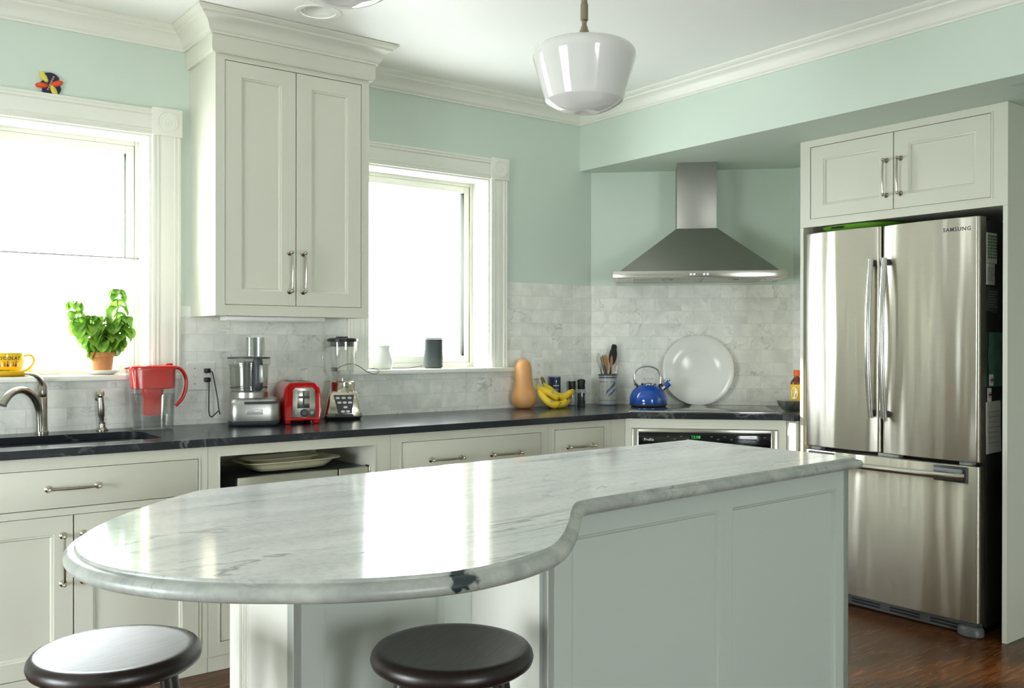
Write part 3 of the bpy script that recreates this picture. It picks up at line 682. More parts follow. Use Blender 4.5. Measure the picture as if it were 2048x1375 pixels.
# ------------------------------------------------------------------ fridge
t = thing('refrigerator', 'stainless french-door refrigerator with a bottom freezer drawer', 'refrigerator', (4.050, 2.888, 0), -pi/2)
fw = .888
M_fside = mat('fridge_side', (.018, .018, .019, 1), .45, var=.1, scale=40)
b = B(); b.box(.006, fw-.006, .075, .57, .03, 1.83, .004); b.build('body', M_fside, t)
b = B(); b.box(.01, fw-.01, .060, .076, .765, 1.835); b.box(.01, fw-.01, .060, .076, .07, .745); b.build('gasket', M_blackp, t)
def bowed(b, x0, x1, z0, z1, bow=.016, r=.016, back=.060, n=22, ez=.006):
    """door skin, convex in plan with softly rounded vertical edges"""
    w = x1-x0; pts = []
    def yy(u): return -bow*(1-(2*u-1)**2)
    for k in range(7): a = pi/2*k/6; pts.append((x0+r-r*cos(a), yy(r/w)+r-r*sin(a)+.0))
    for k in range(1, n): u = r/w+(1-2*r/w)*k/n; pts.append((x0+u*w, yy(u)))
    for k in range(7): a = pi/2*k/6; pts.append((x1-r+r*sin(a), yy(1-r/w)+r-r*cos(a)))
    pts += [(x1, back), (x0, back)]
    cx, cy = (x0+x1)/2, back
    def ins(q): return [(min(max(x, x0+q*0), x1), y+q if y < back-.001 else y, 0) for x, y in pts]
    rings = []
    for q, z in ((ez, z0), (ez*.3, z0+ez*.3), (0, z0+ez), (0, z1-ez), (ez*.3, z1-ez*.3), (ez, z1)):
        rings.append([(x, y, z) for x, y, _ in ins(q)])
    b.ring_loft(rings)
mid = .425
b = B(); bowed(b, 0, mid-.004, .766, 1.842); dl = b.build('door', M_steel, t, ang=40); dl['label'] = 'left stainless fridge door'
b = B(); bowed(b, mid+.004, fw, .766, 1.842); dr = b.build('door', M_steel, t, ang=40); dr['label'] = 'right stainless fridge door'
b = B(); bowed(b, 0, fw, .062, .748, .020); fz = b.build('freezer_drawer', M_steel, t, ang=40)
M_bar = brushed('handle_steel', (.62, .61, .57, 1), .16, .4)
for xh, dd in ((mid-.034, dl), (mid+.036, dr)):
    b = B(); pts = []; rr = []; ff = []
    for i in range(25):
        u = i/24; z = .932+.755*u; k = sin(pi*u) if 0 < u < 1 else 0
        pts.append((xh, -.036-.028*k, z)); rr.append(.0155); ff.append(.62)
    b.tube(pts, rr, 14, flat=.6, up=(0, -1, 0)); h_ = b.build('handle', M_bar, dd)
    for z0 in (.938, 1.652):
        b = B(); b.box(xh-.009, xh+.009, -.034, -.002, z0, z0+.030, .003); b.build('handle_post', M_dgrey, h_)
b = B(); pts = []
for i in range(25):
    u = i/24; pts.append((.04+.79*u, -.016-.048*(sin(pi*u)**.35 if 0 < u < 1 else 0), .700))
b.tube(pts, .015, 14, flat=.65, up=(0, -1, 0)); b.build('handle', M_bar, fz)
for xs in (.690, .032):
    b = B(); b.box(xs, xs+.150, -.0165 if xs < .1 else -.0165, .02, .672, .742, .004); o = b.build('handle_housing', M_dgrey, fz)
    b = B(); b.box(xs+.006, xs+.135, -.028, -.016, .714, .731, .002); b.build('grip_plate', M_grey, o)
b = B(); b.box(.02, fw-.02, .02, .08, .006, .056, .004)
b.build('kick_grille', M_foot, t)
b = B()
for i in range(4):
    for z in (.020, .034): b.box(.06+.2*i, .21+.2*i, .0185, .021, z, z+.007)
b.build('grille_slots', M_blackp, t)
for x in (.045, fw-.045):
    b = B(); b.lathe([(.0, .001), (.05, .001), (.056, .006), (.056, .030), (.048, .042), (.03, .046), (0, .046)], 28, T(x, .022, 0) @ SC(1, .8, 1)); b.build('foot_cover', M_foot, t)
for x in (.035, mid-.02, mid+.03, fw-.09): b = B(); b.box(x, x+.055, .005, .05, .7495, .7645, .003); b.build('hinge', M_grey, t)
b = B(); text_geo(b, 'SAMSUNG', .024, None, .0003, bend=lambda c: (.793+c[0], -.016*(1-(2*((.793+c[0])-(mid+.004))/(fw-mid-.004)-1)**2)-.0004-c[2], 1.783+c[1]), align='CENTER', space=1.15, bold=.0005); o = b.build('lettering', M_dgrey, dr)

# things on the side of the fridge (side plane faces -Y)
SY = 2.888-fw+.006
def on_side(x0, x1, z0, z1, m, name, label, cat, extra=None, th=.0015, tilt=0, off=.001, group=None):
    t = thing(name, label, cat, ((x0+x1)/2, SY-off, (z0+z1)/2), 0, group); w, h = x1-x0, z1-z0
    b = B(RY(tilt)); nx, nz = 6, 10
    g = [[b.v((-w/2+w*i/nx, -th-.003*sin(3*pi*j/nz+i)*(.3 if extra else 1)*(1-abs(2*j/nz-1)), -h/2+h*j/nz)) for i in range(nx+1)] for j in range(nz+1)]
    for j in range(nz):
        for i in range(nx): b.face([g[j][i], g[j][i+1], g[j+1][i+1], g[j+1][i]])
    gb = [[b.v((-w/2+w*i/nx, 0, -h/2+h*j/nz)) for i in (0, nx)] for j in (0, nz)]
    b.face([gb[0][0], gb[0][1], gb[1][1], gb[1][0]])
    b.build('sheet', m, t, ang=80)
    if extra: extra(t, w, h)
    return t
M_paper = mat('paper', (.62, .64, .62, 1), .7, var=.04)
M_ink = mat('ink', (.05, .06, .07, 1), .6); M_redp = mat('red_print', (.55, .02, .02, 1), .5); M_greenp = mat('green_print', (.10, .22, .08, 1), .6)
def cal(t, w, h):
    b = B()
    for r_ in range(8):
        for c_ in range(4): b.box(-w*.40+w*.22*c_, -w*.40+w*.22*c_+w*.14, -.006, -.005, h*.36-h*.10*r_, h*.36-h*.10*r_+h*.055)
    b.build('printed_photos', M_greenp, t)
def lines(t, w, h):
    b = B()
    for r_ in range(7): b.box(-w*.38, w*(.36-.1*(r_ % 3)), -.0055, -.0045, h*.30-h*.1*r_, h*.30-h*.1*r_+.0025)
    b.build('printed_lines', M_grey, t)
on_side(4.115, 4.215, 1.640, 1.775, M_paper, 'photo_calendar', 'small calendar sheet with rows of green pictures, high on the fridge side', 'calendar', cal)
on_side(4.115, 4.195, 1.545, 1.638, M_paper, 'note_sheet', 'pale note sheet on the fridge side just below the calendar', 'note', lines)
on_side(4.122, 4.225, 1.425, 1.535, mat('dark_card', (.06, .065, .06, 1), .5), 'dark_postcard', 'dark postcard with a pale border on the fridge side', 'card', lines, tilt=.12)
on_side(4.125, 4.250, 1.095, 1.335, mat('green_bag', (.07, .17, .13, 1), .35, var=.6, scale=25), 'green_packet', 'crumpled green and white packet hanging on the fridge side', 'packet', None, th=.010)
on_side(4.120, 4.255, .800, 1.030, M_paper, 'letter_sheet', 'long pale letter hanging low on the fridge side', 'paper', lines, tilt=-.03)
def roundel(t, w, h):
    b = B()
    n_ = 28; b.ring_loft([[(r_*cos(2*pi*i/n_), -.0045-(.0 if k else 0), r_*sin(2*pi*i/n_)) for i in range(n_)] for k, r_ in enumerate((w*.26, w*.40))], True, False, False)
    b.build('ring', M_redp, t)
    b = B(); b.box(-w*.44, w*.44, -.0055, -.0046, -h*.06, h*.06); b.build('bar', M_ink, t)
on_side(4.122, 4.152, 1.030, 1.090, M_outlet, 'square_magnet', 'square white magnet with a red ring emblem, pinning the low letter', 'magnet', roundel, th=.004, off=.006)
on_side(4.124, 4.154, 1.100, 1.150, M_outlet, 'square_magnet', 'square white magnet with a ring emblem, under the green packet', 'magnet', roundel, th=.004, off=.013)
# green tray on top of the fridge
t = thing('green_tray', 'shallow green serving tray lying on top of the fridge', 'tray', (4.235, 2.665, 1.8425), -pi/2+.03)
M_green = mat('green_enamel', (.13, .33, .03, 1), .18, var=.04)
def oval(a, c, n=44, p=2.6):
    return [(a*abs(cos(2*pi*i/n))**(2/p)*(1 if cos(2*pi*i/n) >= 0 else -1), c*abs(sin(2*pi*i/n))**(2/p)*(1 if sin(2*pi*i/n) >= 0 else -1)) for i in range(n)]
b = B(); rg = []
for a, c, z in ((.12, .08, .0), (.165, .12, .004), (.195, .15, .018), (.205, .16, .030), (.203, .158, .031), (.190, .146, .018), (.16, .116, .008), (.1, .06, .006)):
    rg.append([(x, y, z) for x, y in oval(a, c)])
b.ring_loft(rg); b.build('body', M_green, t, ang=60)
b = B(M=T(-.06, -.1545, .019) @ RX(-.55)); b.box(-.035, .035, -.0035, .001, -.005, .005, .0015); b.build('handle_slot', M_blackp, t)

# ------------------------------------------------------------------ range hood (frame on the angled wall)
DO = (3.80, YW)
def dw(x, y=0): """point on the angled wall frame: x along the wall, y out""" ; return (DO[0]+x*cos(-pi/4)+y*-sin(pi/4)*1.0, DO[1]+x*sin(-pi/4)-y*cos(pi/4))
hx, hy = dw(.620)
t = thing('range_hood', 'stainless pyramid range hood with a square chimney', 'range hood', (hx, hy, 1.643), -pi/4)
b = B(); b.box(-.112, .112, -.262, -.001, .298, ZB-1.643-.001, .001); b.build('chimney', brushed('chimney_steel', (.40, .39, .36, 1), .42, 0), t)
b = B(); b.ring_loft([[(-.437, -.470, .040), (.437, -.470, .040), (.437, -.008, .040), (-.437, -.008, .040)], [(-.114, -.262, .300), (.114, -.262, .300), (.114, -.004, .300), (-.114, -.004, .300)]])
b.build('canopy', M_steel2, t, ang=20)
b = B(); b.box(-.471, .471, -.500, -.485, .002, .040, .003); b.box(-.471, -.455, -.485, -.002, .002, .040, .002); b.box(.455, .471, -.485, -.002, .002, .040, .002); b.box(-.455, .455, -.485, -.002, .0045, .012)
b.build('rim', brushed('rim_steel', (.62, .60, .55, 1), .2, .5), t)
M_filt = mat('filter_mesh', (.42, .43, .38, 1), .4, .8, var=.25, scale=260)
for x0, x1 in ((-.36, .02), (.03, .36)):
    b = B(); b.box(x0, x1, -.455, -.03, .0005, .0042, .001); f_ = b.build('filter', M_filt, t)
    b = B(); b.tube([((x0+x1)/2-.03, -.40, .002), ((x0+x1)/2-.025, -.40, -.004), ((x0+x1)/2+.025, -.40, -.004), ((x0+x1)/2+.03, -.40, .002)], .003, 8); b.build('filter_latch', M_chrome, f_)
for x in (-.41, .41):
    b = B(); b.box(x-.035, x+.035, -.40, -.25, .0005, .0042, .001); b.build('hood_lamp', mat('lamp_lens', (.75, .75, .7, 1), .25), t)
for x in (-.045, -.026, .027, .046):
    b = B(T(x, -.5, .020) @ RX(pi/2)); b.lathe([(.0062, -.001), (.0062, .003), (.005, .004), (0, .004)], 20); b.build('button', mat('white_button', (.75, .85, .95, 1), .3, emit=.25), t)
b = B()
for x in (-.013, 0, .012): b.lathe([(.002, 0), (.002, .0008), (0, .0008)], 10, T(x, -.5, .020) @ RX(pi/2))
b.build('indicator_dots', M_blackp, t)

# ------------------------------------------------------------------ cooktop
cx, cy = dw(.632, .395)
t = thing('cooktop', 'black glass cooktop with a steel front trim on the corner worktop', 'cooktop', (cx, cy, CT+.0002), -pi/4)
b = B(); b.box(-.385, .385, -.275, .255, 0, .006, .002); b.build('glass_surface', M_bgl, t)
b = B(); b.box(-.388, .388, -.283, -.274, 0, .0075, .002); b.build('front_trim', M_chrome, t)
b = B()
for x, y, r in ((-.22, -.12, .09), (-.22, .11, .075), (.20, -.12, .075), (.20, .11, .105), (0, .0, .06)):
    n_ = 48; b.ring_loft([[(x+q*cos(2*pi*i/n_), y+q*sin(2*pi*i/n_), .0063) for i in range(n_)] for q in (r, r+.002)], True, False, False)
b.build('burner_rings', M_grey, t)

# ------------------------------------------------------------------ pendants and the downlight
M_opal = mat('opal_glass', (.80, .79, .78, 1), .09, var=.02, spec=.6, coat=.4)
M_brass = mat('aged_nickel', (.34, .30, .21, 1), .3, 1, var=.1, scale=60)
def pendant(label, x, y, zb, k=1.0):
    t = thing('pendant_lamp', label, 'pendant lamp', (x, y, zb), 0, 'pendant lamps over the island')
    b = B(); P = [(0, .006), (.02, .003), (.035, .0), (.055, .002), (.085, .012), (.118, .032), (.125, .042), (.135, .075), (.148, .118), (.160, .158), (.1635, .172), (.163, .184), (.158, .196), (.146, .206), (.125, .214), (.095, .220), (.068, .223), (.062, .226)]
    b.lathe([(max(p.x, 0)*k, p.z*k) for p in smooth_path([(r, 0, z) for r, z in P], 4)], 96, cap=True); b.build('glass_shade', M_opal, t, ang=60)
    b = B(); b.lathe([(.066, .220), (.066, .228), (.060, .232), (.030, .238), (.020, .242), (.018, .250), (.013, .262), (.010, .272), (.008, .276), (.008, .290), (.0, .290)], 32); b.build('fitter', M_brass, t)
    for a in (.5, 2.6, 4.7):
        b = B(T(0, 0, .229) @ RZ(a)); b.cyl(.0028, .062, .078, 10, RY(pi/2)); b.build('thumbscrew', M_brass, t)
    b = B(); b.cyl(.0125, .290, .345, 20, bev=.002); b.cyl(.0100, .345, ZC-zb-.02, 20); b.build('stem', M_brass, t)
    b = B(); b.lathe([(.0, -.028), (.03, -.028), (.055, -.012), (.06, -.001), (0, -.001)], 32, T(0, 0, ZC-zb)); b.build('canopy_plate', M_brass, t)
pendant('white opal glass pendant lamp hanging fully in view over the island', 1.958, 2.220, 2.020)
pendant('white opal glass pendant lamp cut off at the top edge of the photo', .945, 1.890, 2.054)
t = thing('recessed_downlight', 'round white recessed downlight in the ceiling near the tall cabinet', 'ceiling light', (DL[0], DL[1], ZC), 0)
b = B(); b.lathe([(.074, .10), (.074, -.0005), (.092, -.0045), (.098, -.0035), (.099, -.0005)], 48, cap=False); b.build('trim_ring', M_ceil, t)
b = B(); b.lathe([(.0735, .002), (.062, .012), (.056, .045), (.054, .09)], 40, cap=False); b.build('baffle', M_ceil, t)
b = B(); b.lathe([(.054, .075), (.045, .060), (.02, .052), (0, .050)], 32, cap=False); b.build('lamp', mat('lamp_face', (.72, .73, .70, 1), .3), t)
# ------------------------------------------------------------------ things on the counter, sills and walls
# faucet
t = thing('kitchen_faucet', 'brushed nickel single-lever kitchen faucet arching over the black sink', 'faucet', (.742, 4.162, CT), 0)
M_br = brushed('faucet_nickel', (.42, .40, .35, 1), .24, .4)
b = B(); b.lathe([(.025, .0005), (.025, .010), (.0225, .012), (.0215, .016), (.0205, .06), (.0205, .147), (.019, .150)], 40); b.build('body', M_br, t)
b = B(); b.lathe([(.019, .1505), (.0205, .153), (.0195, .175), (.016, .195), (.012, .208)], 36, cap=True)
pts = smooth_path([(.004, 0, .185), (-.001, -.004, .205), (-.014, -.014, .226), (-.032, -.026, .240), (-.056, -.042, .2475), (-.070, -.051, .248)], 5); n = len(pts)
b.tube(pts, [.0165*(1-.55*i/(n-1)) for i in range(n)], 14, flat=[1-.55*i/(n-1) for i in range(n)]); b.build('lever', M_br, t)
b = B(); pts = smooth_path([(-.006, -.004, .010), (-.008, -.006, .06), (-.014, -.011, .105), (-.035, -.028, .150), (-.068, -.054, .178), (-.103, -.083, .183), (-.135, -.109, .168), (-.158, -.127, .140), (-.163, -.131, .130)], 6); n = len(pts)
b.tube(pts, [.0145+.0035*abs(2*i/(n-1)-1)**2 for i in range(n)], 18); b.build('spout', M_br, t)
b = B(T(-.0085, -.0182, .166)); b.sphere(.0022, n=8); b.build('temperature_dot', M_redp, t)
t = thing('side_sprayer', 'slim nickel sink sprayer standing right of the faucet', 'sink sprayer', (.974, 4.170, CT), 0)
b = B(); b.lathe([(.024, .0005), (.024, .004), (.019, .009), (.0135, .014), (.012, .03), (.0145, .034)], 32); b.build('base', M_br, t)
b = B(RY(-.05)); b.lathe([(.0095, .030), (.0105, .055), (.0135, .062), (.0142, .10), (.0125, .135), (.010, .150)], 28); b.lathe([(.0165, -.020), (.017, -.002), (.015, .010), (.009, .014), (0, .014)], 28, T(-.001, -.004, .155) @ RX(radians(62))); b.build('spray_head', M_br, t)
b = B(RY(-.05)); b.lathe([(.011, .0145), (.008, .0155), (0, .0150)], 20, T(-.001, -.004, .155) @ RX(radians(62)) @ T(0, 0, -.036) @ RX(pi)); b.build('nozzle', M_dgrey, t)

# water pitcher
M_clear = clear('clear_plastic', (.98, .985, .98, 1), .12, .04)
M_redt = mat('red_plastic', (.60, .012, .012, 1), .16, var=.05, coat=.3)
M_redc = clear('red_tint', (.85, .12, .10, 1), .12, .05)
t = thing('water_pitcher', 'clear water filter pitcher with a red lid, reservoir and handle', 'pitcher', (1.165, 4.125, CT+.0005), -.06)
def srect(w, d, z, n=40, p=5, cx=0): return [(cx+x, y, z) for x, y in oval(w, d, n, p)]
b = B(); b.ring_loft([srect(.078, .050, .0), srect(.084, .055, .004), srect(.094, .058, .20, cx=-.002), srect(.101, .060, .262, cx=-.006), srect(.0985, .0575, .262, cx=-.006), srect(.0915, .0555, .20, cx=-.002), srect(.0815, .0525, .008), srect(.07, .045, .007)], cap0=True, cap1=True); b.build('jug', M_clear, t)
b = B(); b.ring_loft([srect(.077, .047, .172), srect(.087, .053, .176), srect(.090, .054, .255)], cap0=True, cap1=True); b.build('reservoir', M_redt, t)
b = B(); b.ring_loft([srect(.036, .03, .060, p=3), srect(.038, .032, .14, p=3), srect(.045, .036, .150, p=3), srect(.046, .036, .1715, p=3)]); b.build('filter', M_redt, t)
b = B(); b.ring_loft([srect(.098, .059, .2565), srect(.0985, .060, .263), srect(.096, .058, .270), srect(.075, .045, .274)], cap0=True, cap1=True); b.box(-.112, -.085, -.02, .02, .258, .266, .003); b.box(.055, .085, -.014, .014, .2735, .281, .003); b.build('lid', M_redt, t)
hp = smooth_path([(.090, 0, .262), (.118, 0, .256), (.139, 0, .225), (.143, 0, .18), (.128, 0, .13), (.098, 0, .095)], 6)
b = B(); b.tube(hp, .0075, 14, flat=1.4, up=(0, 1, 0)); b.build('handle', M_redt, t)
b = B(); b.tube([(x-.012, y, z-.003) for x, y, z in hp[2:-2]], .0065, 12, flat=1.7, up=(0, 1, 0)); b.build('handle_lining', M_clear, t)
b = B(); b.ring_loft([srect(.077, .048, .009), srect(.0855, .0525, .150)]); b.build('water', clear('water', (.99, .99, .99, 1), .1, .02), t)

# potted basil and its saucer on the left sill
SZ = 1.1465
t = thing('saucer', 'plain white saucer under the potted basil on the window sill', 'saucer', (1.003, 4.292, SZ), 0)
b = B(); b.lathe([(0, .0), (.045, .0), (.05, .003), (.075, .014), (.083, .019), (.082, .0205), (.070, .0165), (.05, .006), (0, .005)], 56, cap=False); b.build('dish', M_white, t)
t = thing('potted_basil', 'bushy green basil in a terracotta pot on the left window sill', 'potted plant', (1.003, 4.292, SZ+.0055), 0)
M_terra = mat('terracotta', (.40, .17, .055, 1), .65, var=.15, scale=50)
b = B(); b.lathe([(0, .0), (.033, .0), (.037, .004), (.046, .070), (.0455, .071), (.0495, .072), (.051, .090), (.0505, .092), (.047, .092), (.045, .075)], 48, cap=False); b.build('pot', M_terra, t)
b = B(); b.lathe([(.0455, .083), (.02, .086), (0, .084)], 24, cap=False); b.build('soil', mat('soil', (.03, .02, .012, 1), .9, var=.4, scale=120, bump=.4), t)
M_leaf, n_, l_, p_ = nt('basil_leaf'); tc = n_.new('ShaderNodeTexCoord'); nz = n_.new('ShaderNodeTexNoise'); nz.inputs['Scale'].default_value = 22; nz.inputs['Detail'].default_value = 3
cr = n_.new('ShaderNodeValToRGB'); cr.color_ramp.elements[0].position = .35; cr.color_ramp.elements[1].position = .7; cr.color_ramp.elements[0].color = (.10, .27, .025, 1); cr.color_ramp.elements[1].color = (.33, .55, .07, 1)
l_.new(tc.outputs['Object'], nz.inputs['Vector']); l_.new(nz.outputs['Fac'], cr.inputs[0]); l_.new(cr.outputs[0], p_.inputs['Base Color']); p_.inputs['Roughness'].default_value = .4
tl = n_.new('ShaderNodeBsdfTranslucent'); l_.new(cr.outputs[0], tl.inputs[0]); ms = n_.new('ShaderNodeMixShader'); ms.inputs[0].default_value = .24
l_.new(p_.outputs[0], ms.inputs[1]); l_.new(tl.outputs[0], ms.inputs[2]); l_.new(ms.outputs[0], n_['Material Output'].inputs[0])
random.seed(11)
def leaf(b, p, d, L, w, droop=.5):
    """pointed cupped leaf starting at p, growing along d and drooping"""
    d = Vector(d).normalized(); up = Vector((0, 0, 1)); sd = d.cross(up); sd = sd.normalized() if sd.length > .1 else Vector((1, 0, 0))
    q = Vector(p); rows = []; n = 8; cur = d.copy()
    for i in range(n+1):
        u = i/n; ww = w*(sin(pi*u**.80)**.55 if 0 < u < 1 else .05); nn = sd.cross(cur).normalized()
        rows.append([b.v(q+sd*(ww*k)+nn*(.35*ww*abs(k)-.06*w*(i % 2)*(1-abs(k)))) for k in (-1, -.5, 0, .5, 1)])
        cur = (cur+Vector((0, 0, -1))*droop*2/n).normalized(); q = q+cur*L/n
    for a, c in zip(rows, rows[1:]):
        for k in range(4): b.face([a[k], a[k+1], c[k+1], c[k]])
stems = [[(0, 0, .085), (-.03, 0, .12), (-.07, .005, .17), (-.10, 0, .24), (-.108, 0, .305)], [(0, 0, .085), (-.02, -.01, .13), (-.04, -.01, .19), (-.045, -.01, .245)], [(.005, 0, .085), (.0, -.02, .14), (-.004, -.02, .19), (-.002, -.01, .242)],
         [(.01, 0, .085), (.04, 0, .14), (.055, 0, .21), (.062, 0, .29), (.063, 0, .362)], [(.012, 0, .085), (.05, -.01, .13), (.085, -.01, .19), (.095, -.01, .245)], [(.008, .01, .085), (.03, .012, .13), (.03, .01, .20)]]
bs = B(); bl = B()
for si, st in enumerate(stems):
    P = smooth_path(st, 6); bs.tube(P, .0022, 6)
    m_ = len(P)
    for k in range(4, m_, 2):
        p = P[k]; a0_ = random.random()*2*pi
        for j in range(3):
            a = a0_+j*2.1+random.uniform(-.4, .4); L = random.uniform(.052, .074)*(1 if k < m_-4 else .75)
            leaf(bl, p, (cos(a)*1.0, sin(a)*.8, .35), L, L*.44, random.uniform(1.1, 1.9))
    for j in range(5): a = j*1.3+si; leaf(bl, P[-1], (cos(a), sin(a), .9), .040, .015, 1.6)
bs.build('stem', mat('stem_green', (.25, .42, .08, 1), .5), t); o = bl.build('foliage', M_leaf, t, ang=80)
# chocolate cup and saucer
M_yel = mat('yellow_glaze', (.78, .50, .018, 1), .14, var=.04, coat=.3)
t = thing('saucer', 'yellow saucer under the big cup at the left edge', 'saucer', (.640, 4.292, SZ), 0)
b = B(); b.lathe([(0, 0), (.055, 0), (.06, .003), (.090, .012), (.1035, .0215), (.1025, .0235), (.085, .016), (.055, .007), (0, .006)], 60, cap=False); b.build('dish', M_yel, t)
t = thing('chocolate_cup', 'big yellow cup lettered CHOCOLAT with small painted figures', 'cup', (.632, 4.292, SZ+.0068), radians(-22))
cupP = [(0, 0), (.040, 0), (.044, .004), (.056, .020), (.065, .048), (.069, .088), (.0685, .0895), (.066, .088), (.061, .048), (.050, .018), (0, .012)]
b = B(); b.lathe(cupP, 60, cap=False); b.build('body', M_yel, t, ang=60)
hp = smooth_path([(.066, 0, .074), (.080, 0, .080), (.094, 0, .076), (.102, 0, .060), (.096, 0, .040), (.080, 0, .022), (.058, 0, .012)], 6)
b = B(RZ(radians(18))); b.tube(hp, .005, 12, flat=1.3, up=(0, 1, 0)); b.build('handle', M_yel, t)
def cup_r(z):
    for (r0, z0), (r1, z1) in zip(cupP[1:6], cupP[2:6]):
        if z0 <= z <= z1: return r0+(r1-r0)*(z-z0)/(z1-z0)
    return .069
def cup_bend(z0, off=0):
    def f(c):
        z = z0+c[1]; r = cup_r(z)+.0004+c[2]; a = -pi/2+(c[0]+off)/.067; return (r*cos(a), r*sin(a), z)
    return f
M_ink2 = mat('dark_ink', (.03, .02, .015, 1), .4)
b = B(); text_geo(b, 'CHOCOLAT', .0185, None, .0003, bend=cup_bend(.062, .015), space=1.16, bold=.0004); text_geo(b, 'MALTESERIE  PARIS', .0068, None, .0003, bend=cup_bend(.016), space=1.1)
b.build('lettering', M_ink2, t)
b = B(); cols_ = [mat('figure_white', (.75, .72, .66, 1), .4), mat('figure_red', (.55, .06, .02, 1), .4), M_ink2]
for i in range(13):
    x = -.066+.011*i; f = cup_bend(.034); h = .018+.004*(i % 3)
    vs = [b.v(f(Vector((x+dx, dz, .0003)))) for dx, dz in ((-.0045, 0), (.0045, 0), (.003, h*.6), (0, h), (-.003, h*.6))]; b.face(vs, i % 3)
b.build('painted_figures', cols_, t)

# faint sheer cafe curtain on the lower half of the left window
M_sheer, n_, l_, p_ = nt('sheer_voile'); n_.remove(p_)
tr = n_.new('ShaderNodeBsdfTransparent'); tl = n_.new('ShaderNodeBsdfTranslucent'); df = n_.new('ShaderNodeBsdfDiffuse'); m1 = n_.new('ShaderNodeMixShader'); m2 = n_.new('ShaderNodeMixShader')
wv = n_.new('ShaderNodeTexWave'); wv.inputs['Scale'].default_value = 180; tc = n_.new('ShaderNodeTexCoord'); l_.new(tc.outputs['Object'], wv.inputs['Vector'])
mr = n_.new('ShaderNodeMapRange'); mr.inputs[3].default_value = .35; mr.inputs[4].default_value = .5; l_.new(wv.outputs['Fac'], mr.inputs[0])
tl.inputs[0].default_value = (.9, .93, .95, 1); df.inputs[0].default_value = (.85, .88, .9, 1)
m1.inputs[0].default_value = .4; l_.new(tl.outputs[0], m1.inputs[1]); l_.new(df.outputs[0], m1.inputs[2]); l_.new(mr.outputs[0], m2.inputs[0]); l_.new(tr.outputs[0], m2.inputs[1]); l_.new(m1.outputs[0], m2.inputs[2]); l_.new(m2.outputs[0], n_['Material Output'].inputs[0])
t = thing('cafe_curtain', 'sheer white half-height curtain gathered across the left window', 'curtain', (.80, 4.379, 1.16), 0)
b = B(); n = 150
rows = [[b.v((-.372+.744*i/n, (.006+.006*(1-j/6))*sin(2*pi*i/n*17+.8*sin(i*.13)), j/6*.50)) for i in range(n+1)] for j in range(7)]
for j in range(6):
    for i in range(n): b.face([rows[j][i], rows[j][i+1], rows[j+1][i+1], rows[j+1][i]])
b.build('fabric', M_sheer, t, ang=80)
b = B(); b.tube([(-.378, 0, .505), (.378, 0, .505)], .004, 10); b.build('rod', M_grey, t)

# wall ornament above the left window
t = thing('butterfly_ornament', 'small dark blue wall ornament with four red and yellow wings above the left window', 'wall ornament', (.786, YW-.001, 2.358), 0)
b = B(); P2 = [(-.018, .044), (.012, .046), (.034, .030), (.030, .010), (.042, -.012), (.034, -.034), (.016, -.042), (-.012, -.040), (-.030, -.034), (-.030, -.020), (-.040, -.002), (-.028, .012), (-.030, .028)]
b.prism([(x, z) for x, z in [(p.x, p.y) for p in smooth_path([(x, z, 0) for x, z in P2], 4, True)]], 0, .008, M=RX(pi/2)); b.build('backing', mat('navy_glaze', (.012, .015, .045, 1), .25, var=.3), t, ang=40)
M_yw = mat('yellow_wing', (.70, .62, .08, 1), .3, var=.2, scale=90); M_rw = mat('red_wing', (.72, .07, .01, 1), .3, var=.3, scale=90); M_pk = mat('bead_glass', (.50, .30, .25, 1), .15, var=.4, scale=200)
for x, z, a, m in ((-.024, .026, radians(125), M_yw), (.026, .006, radians(25), M_rw), (-.032, -.010, radians(186), M_rw), (.014, -.026, radians(-64), M_yw)):
    b = B(T(x, -.008, z) @ RY(-a) @ SC(1.15, .35, .52)); b.sphere(.022, RY(pi/2), n=14); b.build('wing', m, t)
b = B()
for i in range(7): b.sphere(.0042, T(-.008+.004*i*.9-.001, -.010, -.024+.009*i), n=8)
b.build('bead_body', M_pk, t)

# outlets
def outlet_face(b, bi, x, z):
    b.cyl(.0165, 0, .0025, 28, T(x, -.0055, z) @ RX(pi/2) @ SC(1, .82, 1))
    for dx, h in ((-.0062, .0075), (.0062, .006)): bi.box(x+dx-.001, x+dx+.001, -.0085, -.0078, z+.002-h/2, z+.002+h/2)
    bi.cyl(.0022, 0, .0006, 10, T(x, -.0079, z-.0078) @ RX(pi/2))
def plate(b, w, h): b.ring_loft([[(x, y, z) for x, z in ((-w/2+i, -h/2+i), (w/2-i, -h/2+i), (w/2-i, h/2-i), (-w/2+i, h/2-i))] for i, y in ((0, 0), (0, -.002), (.004, -.0055), (.0045, -.0055))])
t = thing('switch_and_outlet_plate', 'double white wall plate with a toggle switch and two black plugs', 'wall outlet', (1.414, YW-.0062, 1.133), 0)
b = B(); plate(b, .132, .130); b.build('plate', M_outlet, t)
b = B(); bi = B(); outlet_face(b, bi, .024, .022); outlet_face(b, bi, .024, -.018); b.build('socket', M_outlet, t); bi.build('slots', M_blackp, t)
b = B(); b.box(-.036, -.026, -.016, -.005, -.006, .008, .002, M=RX(-.25)); b.build('toggle_switch', M_outlet, t)
b = B()
for x in (-.031,):
    for z in (.035, -.035): b.cyl(.003, 0, .0012, 12, T(x, -.0055, z) @ RX(pi/2))
b.build('screws', M_grey, t)
t = thing('wall_outlet', 'white duplex outlet between the squash and the window corner', 'wall outlet', (3.381, YW-.0062, 1.134), 0)
b = B(); plate(b, .078, .122); b.build('plate', M_outlet, t)
b = B(); bi = B(); outlet_face(b, bi, 0, .020); outlet_face(b, bi, 0, -.020); b.build('socket', M_outlet, t); bi.build('slots', M_blackp, t)
